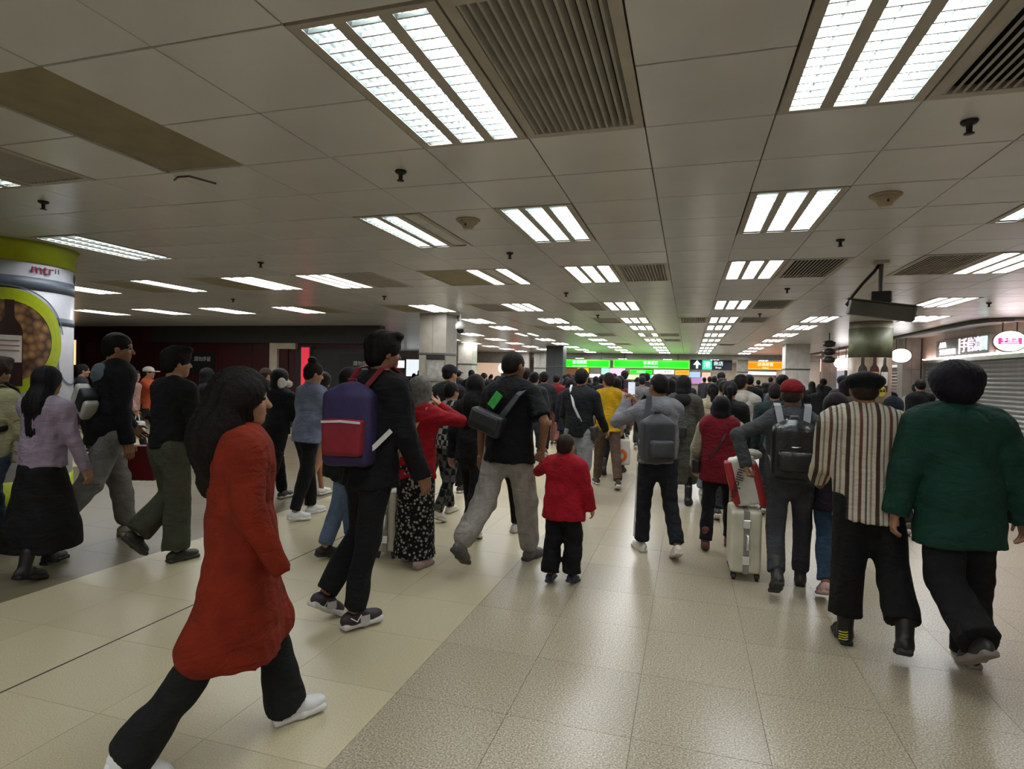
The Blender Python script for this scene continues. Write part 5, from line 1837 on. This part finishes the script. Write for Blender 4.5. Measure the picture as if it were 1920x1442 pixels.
J = person('tall man in a black polo shirt and light grey sweatpants', on_floor(992, 1049), 13, H=1.82, legs=((-22, 26, 38, 4), (14, 4, 0)), anchor='R', lean=3, arms=((-6, 12, 14), ('to', (0.29, 0.04, 0.98), (0.7, -0.6, 0))), hands=('relaxed', 'grip'), top=('tee', '#101214', None, 0.87, 1.10, 0.25), bottom=('jogger', '#a8a29a'),
           hair=('crew', '#181413'), shoes=('sneaker', '#55524e', '#3c3a38'), lod=0, skin=SKIN2, look=(14, 0), group=GR, build=1.06)
man = J
nb = J['nb']
obj_np('collar', implicit([('e', nb + (0, -0.006, 0.012), (0.085, 0.088, 0.03), 0.0)], 0.009, 0.002), cloth('#1a1c1e'), J['root'])
MB().band([tuple(nb + (-0.19, -0.03, -0.035)), tuple(nb + (-0.12, -0.075, 0.01)), tuple(nb + (-0.05, -0.1, 0.018))], [(0, -0.6, 1)] * 3, 0.018, 0.008).build('piping', M_WHITE, J['root'])
ch = J['chest']
MB().band([(-0.10, ch[1] - 0.168, ch[2] + 0.02), (-0.02, ch[1] - 0.158, ch[2] + 0.13)], [(0, -1, 0.1)] * 2, 0.075, 0.01).build('green_print', mat('green_print', '#3fae48', 0.6, var=0.3, scale=40), J['root'])
o = worn(J, 'sling_bag', 'flat black sling bag on the back of the man in grey sweatpants and polo', 'bag')
rt = [[0.95, 0, 0.3], [0, 1, 0], [-0.3, 0, 0.95]]
bag_block(o, 'bag_body', (-0.11, ch[1] - 0.205, ch[2] - 0.11), (0.13, 0.03, 0.06), 0.03, '#26282b', 0.011, 0.003, rt)
bag_block(o, 'flap', (-0.11, ch[1] - 0.25, ch[2] - 0.09), (0.12, 0.006, 0.04), 0.014, '#33363a', 0.009, 0.0, rt)
MB().band([(-0.02, ch[1] - 0.205, ch[2] - 0.12), (0.07, ch[1] - 0.185, ch[2] + 0.0), (0.15, ch[1] - 0.145, ch[2] + 0.12), (0.18, ch[1] - 0.02, ch[2] + 0.20), (0.18, ch[1] + 0.1, ch[2] + 0.13)], [(0, -1, 0.2), (0, -1, 0.2), (0, -0.7, 0.7), (0.2, 0, 1), (0, 1, 0.3)], 0.05, 0.012).build('strap', mat('strap_grey', '#3a3c40', 0.5), o)

g = to_world(J, J['wrR'] + np.array((0.0, 0.02, -0.10)))
J = person('small child in a red jacket and black trousers holding the man by the hand', on_floor(1030, 1093), 12, H=1.12, legs=((-4, 4, 0), (10, 18, 10)), anchor='L', lean=2, arms=(('world', (g.x + 0.02, g.y, g.z - 0.02), (-0.6, -0.3, -0.6)), (6, 12, 18)), hands=('grip', 'relaxed'),
           top=('jacket', '#ac1024', None, 0.50, 1.12), bottom=('wide', '#141416', None, -0.05), hair=('crew', '#2a1c14'), shoes=('sneaker', '#1a2030', '#2c3444'), lod=0, hood=True, hsc=1.24, build=1.1, sleeve=1.15, group=GR)

J = person('man in a black sweater with a white cross-body strap and grey trousers', on_floor(1086, 947), 9, H=1.71, legs=((14, 6, 0), (-12, 12, 12)), anchor='R', arms=((8, 12, 50), (4, 14, 40)), top=('sweater', '#15191c', None, 0.83, 1.08), bottom=('jogger', '#86888c'), hair=('short', '#0c0b0c'), shoes=('boot', '#8a6838', '#6b5430'), lod=1, group=GR)
o = worn(J, 'crossbody_bag', 'small black bag on a white strap across the black sweater', 'bag')
strap_across(o, J, 1.71, '#b8b8ba', -1, 0.028)
bag_block(o, 'bag_body', (0.19, J['pelvis'][1], J['pelvis'][2] - 0.02), (0.03, 0.06, 0.07), 0.02, '#2a2622', 0.014)

J = person('person in a yellow vest with white sleeves beyond the black sweater', on_floor(1119, 908), -18, H=1.68, legs=WALK, anchor='L', arms=((4, 8, 20), (8, 10, 20)), top=('vest', '#c2990c', None, 0.82), extra='#c4c0b8', bottom=('trousers', '#5c4a3c'), hair=('short', '#241812'), lod=1, group=GR, look=(-20, 0))
q = to_world(J, J['wrR'] + (J['wrR'] - J['elR']) * 0.35)
o = empty('shopping_bag', (q.x, q.y - 0.02, q.z - 0.88), 0.1)
tag(o, 'white plastic shopping bag with an orange print beside the yellow vest', 'bag')
bag_block(o, 'bag_body', (0, 0, 0.60), (0.09, 0.04, 0.16), 0.03, '#c9c4bb', 0.013, 0.01)
obj_np('print', implicit([('e', (0.0, -0.085, 0.56), (0.085, 0.012, 0.1), 0.0), ('-e', (0.0, -0.10, 0.56), (0.045, 0.03, 0.055), 0)], 0.009), mat('orange_print', '#d0601c', 0.5), o)
MB().tube([(-0.06, 0, 0.76), (-0.03, 0, 0.88), (0.03, 0, 0.88), (0.06, 0, 0.76)], 0.009, 6).build('handle', M_WHITE, o)
person('person in a dusty pink top and dark leggings beyond the photographer', on_floor(1166, 886), 4, H=1.62, legs=WALK2, anchor='R', top=('jacket', '#8e6f74', None, 0.8), bottom=('slim', '#14181c'), hair=('long', '#120f0f'), shoes=('boot', '#141516', '#161616'), lod=1, group=GR)

J = person('man in a grey hoodie raising a phone to take a picture', on_floor(1203, 1033), -20, H=1.64, legs=((6, 2, 0), (-8, 24, 24, 3)), anchor='L', lean=1, arms=(('to', (-0.22, 0.30, 1.36), (-0.7, 0.2, -0.7)), ('to', (-0.10, 0.34, 1.36), (0.15, 0.2, -1))), hands=('grip', 'grip'),
           top=('hoodie', '#8b8b92', None, 0.84, 1.06), bottom=('trousers', '#202327', None, -0.05), hair=('crew', '#15110f'), shoes=('sneaker', '#cbc7ba', '#c2bcae'), lod=0, hood=True, skin=SKIN2, look=(-18, 4), group=GR)
for nm, sg in (('L', -1),):
    a_, b_, k_ = J['hip' + nm], J['ank' + nm], J['knee' + nm]
    MB().band([tuple(a_ + (-0.098, 0, -0.05)), tuple(k_ + (-0.076, 0, 0)), tuple(b_ + (-0.072, 0, 0.05))], [(-1, 0, 0)] * 3, 0.02, 0.01).build('side_stripe', M_WHITE, J['root'])
w = to_world(J, (-0.16, 0.36, 1.49))
ph = empty('phone', w, 0.1)
tag(ph, 'phone raised by the man in the grey hoodie', 'phone')
MB().box(-0.036, 0.036, -0.004, 0.004, -0.075, 0.075, 0.003).build('case', M_BLACK, ph)
MB().box(-0.033, 0.033, -0.0055, -0.004, -0.07, 0.07).build('screen', glow('phone_screen', '#dfe6f2', 0.5), ph)
backpack(J, 'slouchy charcoal backpack on the man in the grey hoodie', 1.64, '#34363a', '#3a3c40', '#26282a', w=0.155, h=0.20, d=0.075, drop=0.13, shift=-0.08, both=False, yaw=8)

J = person('woman in a long grey-green coat and black boots', on_floor(1290, 948), 3, H=1.64, legs=((8, 4, 0), (-8, 6, 5)), anchor='R', arms=((4, 8, 20), (4, 8, 25)), top=('coat', '#4b4c42', None, 0.26, 1.02, 0.20), bottom=('slim', '#141416'), hair=('bob', '#0e0d0d'), shoes=('boot', '#16181c', '#141414'), lod=1, hood='#171717', group=GR)
o = worn(J, 'handbag', 'black shoulder bag with a metal clasp on the grey-green coat', 'bag')
bag_block(o, 'bag_body', (-0.08, J['pelvis'][1] - 0.22, J['pelvis'][2] + 0.06), (0.13, 0.03, 0.055), 0.02, '#191a1b', 0.014)
MB().box(-0.1, -0.07, J['pelvis'][1] - 0.285, J['pelvis'][1] - 0.27, J['pelvis'][2] + 0.08, J['pelvis'][2] + 0.11, 0.003).build('clasp', M_STEEL, o)
MB().tube([(-0.2, J['pelvis'][1] - 0.2, J['pelvis'][2] + 0.11), tuple(J['shL'] + (0.03, -0.08, 0.04)), tuple(J['shL'] + (0.03, 0.0, 0.085))], 0.008, 6).build('strap', M_BLACK, o)

person('woman in a cream sweater with a black ponytail', on_floor(1317, 928), 2, H=1.56, legs=WALK, anchor='L', top=('sweater', '#c4bb9c', None, 0.78, 1.1), bottom=('wide', '#94a0aa'), hair=('ponytail', '#0d0b0c'), shoes=('sneaker', '#c8c6c0', '#c8c6c0'), lod=1, hood='#b5ac90', group=GR)

J = person('short woman with a black bob in a dark red padded vest', on_floor(1322, 1033), 8, H=1.44, legs=((-9, 8, 8), (14, 8, 0)), anchor='L', lean=3, arms=((4, 14, 24), (4, 8, 30)), top=('vest', '#7a1322', None, 0.64, 1.14, 0.16), extra='#b3a992', bottom=('trousers', '#15151a'), hair=('bob', '#0a0c0e'), shoes=('boot', '#5a2622', '#3a1a18'), lod=0, group=GR)
o = worn(J, 'crossbody_bag', 'thin dark bag worn across the dark red vest', 'bag')
strap_across(o, J, 1.44, '#2a0c12', 1, 0.02)
bag_block(o, 'bag_body', (-0.21, J['pelvis'][1], J['pelvis'][2]), (0.02, 0.05, 0.05), 0.02, '#241416', 0.012)

q = on_floor(1392, 1076)
case = suitcase(q[0], q[1], 0.02, 0.235, 0.40, 0.50, '#c2bda8', 'silver-cream hard suitcase under the red and white bag')
o = empty('carrier_bag', (q[0], q[1] - 0.02, 0.565), 0.02)
tag(o, 'red and white carrier bag standing on the silver-cream suitcase', 'bag')
bag_block(o, 'bag_body', (0.0, 0.0, 0.215), (0.075, 0.06, 0.17), 0.03, '#c9c4ba', 0.011, 0.007, [[0.97, 0, -0.24], [0, 1, 0], [0.24, 0, 0.97]])
for dx, nm in ((-0.105, 'red_side'), (0.095, 'red_side')):
    bag_block(o, nm, (dx, -0.012, 0.195), (0.016, 0.075, 0.165), 0.012, '#9c1a20', 0.009, 0.003, [[0.97, 0, -0.24], [0, 1, 0], [0.24, 0, 0.97]])
obj_np('top_fold', implicit([('e', (0.05, 0, 0.43), (0.07, 0.06, 0.045), 0.0)], 0.011, 0.008, 40, 5), cloth('#cfc8ba'), o)
text('lettering', 'lullolen', 0.085, mat('bag_lettering', '#3a1414', 0.5), o, (-0.07, -0.108, 0.2), (math.pi / 2, -math.radians(76 - 180), 0), 0.003)

J = person('man in a dark grey jacket with a red cap and black leather backpack', on_floor(1500, 1096), 3, H=1.61, legs=((-15, 24, 32), (9, 4, 0)), anchor='R', lean=4, arms=(('to', (-0.33, -0.10, 0.94), (-1, -0.2, 0.1)), (10, 10, 60)), hands=('grip', 'relaxed'), top=('jacket', '#4b4d50', None, 0.83, 1.06), bottom=('trousers', '#414246', None, -0.08),
           hair=('crew', '#3a3128'), hat=('cap', '#8e1420'), shoes=('boot', '#2e2b27', '#1a1a1a'), lod=0, skin=SKIN2, look=(8, 0), group=GR)
bp = backpack(J, 'black leather backpack with grey straps on the man in the red cap', 1.61, '#18191b', '#1d1e20', '#77777a', w=0.165, h=0.21, d=0.08, drop=0.08, rough=0.32)
c = J['chest']
bag_block(bp, 'flap', (0, c[1] - 0.235, c[2] + 0.03), (0.085, 0.03, 0.03), 0.03, '#1b1c1e', 0.011, 0.004, None, 0.3)
MB().tube([(-0.07, c[1] - 0.29, c[2] - 0.05), (0, c[1] - 0.3, c[2] - 0.06), (0.07, c[1] - 0.29, c[2] - 0.05)], 0.006, 6).build('zip', M_STEEL, bp)

person('person in a plum coat, jeans and pink shoes beside the striped cardigan', on_floor(1546, 1128), 4, H=1.54, build=0.86, legs=((-20, 14, 20), (18, 6, 0)), anchor='L', top=('coat', '#2c2430', None, 0.62, 1.0), bottom=('trousers', '#3c536c'), hair=('bob', '#171014'), shoes=('sneaker', '#c49c96', '#c8a8a2'), lod=1, group=GR)
person('child in a navy hooded jacket below the bottle column', on_floor(1642, 985), 0, H=1.46, legs=WALK, anchor='L', top=('jacket', '#16222e', None, 0.68, 1.05), hair=('short', '#0e0d0e'), hat=('hood', '#16222e'), lod=1, group=GR)
J = person('person in a white hooded jacket with a dark shoulder strap', on_floor(1402, 935), 10, H=1.69, legs=WALK2, anchor='R', top=('jacket', '#b3afa5', None, 0.8, 1.1), bottom=('trousers', '#2c2e32'), hair=('short', '#15110f'), hood=True, lod=1, look=(25, 0), group=GR)
o = worn(J, 'crossbody_bag', 'dark bag slung over the white hooded jacket', 'bag')
strap_across(o, J, 1.70, '#1c1e20', -1, 0.06)
bag_block(o, 'bag_body', (0.2, J['pelvis'][1], J['pelvis'][2] + 0.05), (0.03, 0.08, 0.09), 0.02, '#1c1e20', 0.016)
person('person in an off-white jacket beside the black ponytail', on_floor(1338, 884), 5, H=1.63, legs=WALK, anchor='L', top=('jacket', '#b0aa9c', None, 0.8, 1.08), bottom=('trousers', '#34363a'), hair=('tousled', '#171412'), lod=1, group=GR)
person('dark-clad person with a ponytail behind the dark red vest', on_floor(1345, 978), 5, H=1.60, build=0.85, legs=WALK2, anchor='L', top=('jacket', '#1a1b20', None, 0.8), hair=('ponytail', '#0a0a10'), lod=1, group=GR)
J = person('person in a mottled slate jacket with a black backpack near the orange sign', on_floor(1446, 905), 5, H=1.70, legs=WALK, anchor='L', top=('jacket', '#3e4450', mat('mottled_slate', '#3e4450', 0.9, var=0.8, scale=14), 0.8, 1.1), hair=('tousled', '#0c0b0d'), lod=1, group=GR)
backpack(J, 'black backpack on the mottled slate jacket', 1.7, '#15161a', '#191a1e', '#121214', w=0.15, h=0.22, h_=0.018)
person('person in a dark green jacket just left of the red cap', on_floor(1462, 955), 5, H=1.58, legs=WALK2, anchor='R', top=('jacket', '#1b2a2a', None, 0.78), hair=('short', '#12100f'), lod=1, group=GR)
person('woman in a grey coat with a black updo left of the beret', on_floor(1560, 905), -8, H=1.66, legs=WALK, anchor='L', top=('coat', '#55524b', None, 0.6), hair=('bob', '#0f0d0e'), lod=1, look=(25, 0), group=GR)
person('woman in black looking down at her phone beside the tall man', on_floor(603, 928), 10, H=1.60, legs=WALK, anchor='L', lean=6, arms=(('to', (-0.06, 0.34, 1.1)), ('to', (0.08, 0.34, 1.1))), hands=('grip', 'grip'), top=('jacket', '#151619', None, 0.8), bottom=('skirt', '#8b8676', None, 0.52, 0.15), hair=('bob', '#120f10'), shoes=('sneaker', '#cfccc4', '#cfccc4'), lod=1, look=(10, -22), group=GR)

# group in front of the red wall
GL = 'people in front of the dark red wall'
person('child in an orange top and white cap in front of the red wall', on_floor(296, 838), 60, H=1.62, legs=WALK, anchor='L', top=('hoodie', '#c25a30', None, 0.78), bottom=('trousers', '#1e2024'), hair=('short', '#1a1210'), hat=('cap', '#d8d4cc'), lod=1, arms=((30, 8, 60), (40, 10, 50)), group=GL)
J = person('person in a pale pink top carrying a white bag by the red wall', on_floor(270, 845), 70, H=1.55, legs=WALK, anchor='L', top=('sweater', '#b48c84', None, 0.78), bottom=('trousers', '#202226'), hair=('bob', '#140f0e'), lod=1, group=GL)
q = to_world(J, J['wrR'] + (J['wrR'] - J['elR']) * 0.35)
o = empty('shopping_bag', (q.x, q.y, q.z - 0.78))
tag(o, 'white shopping bag near the pale pink top by the red wall', 'bag')
bag_block(o, 'bag_body', (0, 0, 0.5), (0.1, 0.04, 0.14), 0.03, '#c4c2be', 0.02, 0.01)
MB().tube([(-0.06, 0, 0.65), (-0.03, 0, 0.78), (0.03, 0, 0.78), (0.06, 0, 0.65)], 0.008, 6).build('handle', M_WHITE, o)
person('person in black standing right of the orange top by the red wall', on_floor(338, 880), 40, H=1.62, legs=WALK2, anchor='L', top=('jacket', '#131417', None, 0.78), hair=('bob', '#0d0c0d'), lod=1, group=GL)
person('person in dark grey close to the advert column by the red wall', on_floor(170, 850), 30, H=1.64, legs=WALK, anchor='L', top=('jacket', '#2b3236', None, 0.78), hair=('short', '#14110f'), lod=1, group=GL)
person('person in dark clothes and a beige cap far left by the red wall', on_floor(152, 812), 20, H=1.62, legs=WALK2, anchor='L', top=('jacket', '#24282a', None, 0.78), hat=('cap', '#7c7458'), hair=('crew', '#14110f'), lod=2, group=GL)
person('person in a charcoal jacket between the red wall and the cream door', on_floor(455, 860), 20, H=1.64, legs=WALK2, anchor='L', top=('jacket', '#2c2c2e', None, 0.78), hair=('short', '#1c1614'), hat=('cap', '#5c4640'), lod=1, group=GL)
person('person in a dark red jacket, left of a pair under the left green sign', on_floor(1035, 835), 0, H=1.66, legs=WALK, anchor='L', top=('jacket', '#7c1a1c', None, 0.8), bottom=('trousers', '#9c6460'), hair=('short', '#0f0c0c'), lod=2, group=GR)
person('person in a dark red jacket, right of a pair under the left green sign', on_floor(1048, 828), 0, H=1.6, legs=WALK2, anchor='L', top=('jacket', '#84201e', None, 0.78), bottom=('trousers', '#2a2224'), hair=('short', '#0f0c0c'), lod=2, group=GR)
person('person in a crimson jacket beyond the dusty pink top', on_floor(1150, 860), 0, H=1.65, legs=WALK, anchor='L', top=('jacket', '#6c1426', None, 0.8), hair=('bob', '#120c0c'), lod=2, group=GR)

# ------------------------------------------------------------------ the dense far crowd
protos = []
for lb, tp, bt_, hr, H_ in (('black jacket', ('jacket', '#131417', None, 0.8), ('trousers', '#1c1d20'), ('short', '#0d0b0b'), 1.70), ('dark grey jacket', ('puffer', '#2a2c30', None, 0.8), ('trousers', '#17181a'), ('tousled', '#100d0c'), 1.74),
                            ('navy coat', ('coat', '#181e2c', None, 0.6), ('trousers', '#202226'), ('bob', '#0d0b0c'), 1.62), ('brown jacket', ('jacket', '#3c2e26', None, 0.8), ('trousers', '#26282c'), ('long', '#120e0c'), 1.60),
                            ('charcoal hoodie', ('hoodie', '#33353a', None, 0.8), ('trousers', '#2e3a4a'), ('short', '#0e0c0b'), 1.68), ('black coat', ('coat', '#101114', None, 0.55), ('slim', '#16171a'), ('long', '#0c0b0b'), 1.58),
                            ('grey jacket', ('jacket', '#6a6a6c', None, 0.8), ('trousers', '#24262a'), ('short', '#15110f'), 1.66), ('white jacket', ('jacket', '#a8a49c', None, 0.8), ('trousers', '#2c2e33'), ('ponytail', '#120e0d'), 1.60)):
    protos.append([lb, (tp, bt_, hr, H_), None])
rng = random.Random(21)
spots = []
cols_ = [(-5.1, 11.6), (-8.6, 22.5), (-5.3, 24.2), (-7.4, 30.3), (3.45, 21.9), (3.55, 13.75), (2.55, 31.6)]
walkers = [(o.location.x, o.location.y) for o in bpy.data.objects if o.name.startswith('person')]
tries = 0
while len(spots) < 118 and tries < 9000:
    tries += 1
    y = 9.4 + 20 * rng.random() ** 1.25
    x0 = -0.52 * y + 0.6 if y > 15 else -0.34 * y
    x = x0 + (4.6 - x0 if y > 12 else 2.9 - x0) * rng.random()
    if y < 14.5 and x < -5.6 or x < -8.4 and y > 29 or (y < 12 and x > 2.0):
        continue
    if min([9] + [math.hypot(x - a, y - b) for a, b in spots]) < 0.75 or min(math.hypot(x - a, y - b) for a, b in cols_) < 0.75 or min(math.hypot(x - a, y - b) for a, b in walkers) < 0.75:
        continue
    spots.append((x, y))
spots.sort(key=lambda p: p[1])
ZW = ((0, 14, 'just beyond the nearest walkers'), (14, 20, 'in the middle of the crowd'), (20, 40, 'far back under the hanging signs'))
for i, (x, y) in enumerate(spots):
    q = rng.choices(range(8), (5, 4, 3, 2, 3, 4, 1, 1))[0]
    lb, spec, pr = protos[q]
    zw = [w for a, b, w in ZW if a <= y < b][0]
    sdw = 'on the left' if x < -3.2 else ('in the centre' if x < 0.6 else 'on the right')
    label = 'distant person in a %s %s, %s' % (lb, zw, sdw)
    if pr is None:
        tp, bt_, hr, H_ = spec
        Jp = person(label, (x, y), rng.uniform(-14, 14), H=H_, legs=WALK if q % 2 else WALK2, anchor='L', top=tp, bottom=bt_, hair=hr, lod=2, group='distant crowd: ' + lb)
        protos[q][2] = Jp['root']
        continue
    r = pr.copy()
    COL.objects.link(r)
    r.location = (x, y, 0)
    r.rotation_euler = (0, 0, -math.radians(rng.uniform(-16, 16)))
    sc_ = rng.uniform(0.95, 1.04)
    r.scale = (sc_, sc_, sc_)
    r['label'] = label
    for ch_ in pr.children:
        c_ = ch_.copy()
        COL.objects.link(c_)
        c_.parent = r
        for g_ in ch_.children:
            d_ = g_.copy()
            COL.objects.link(d_)
            d_.parent = c_
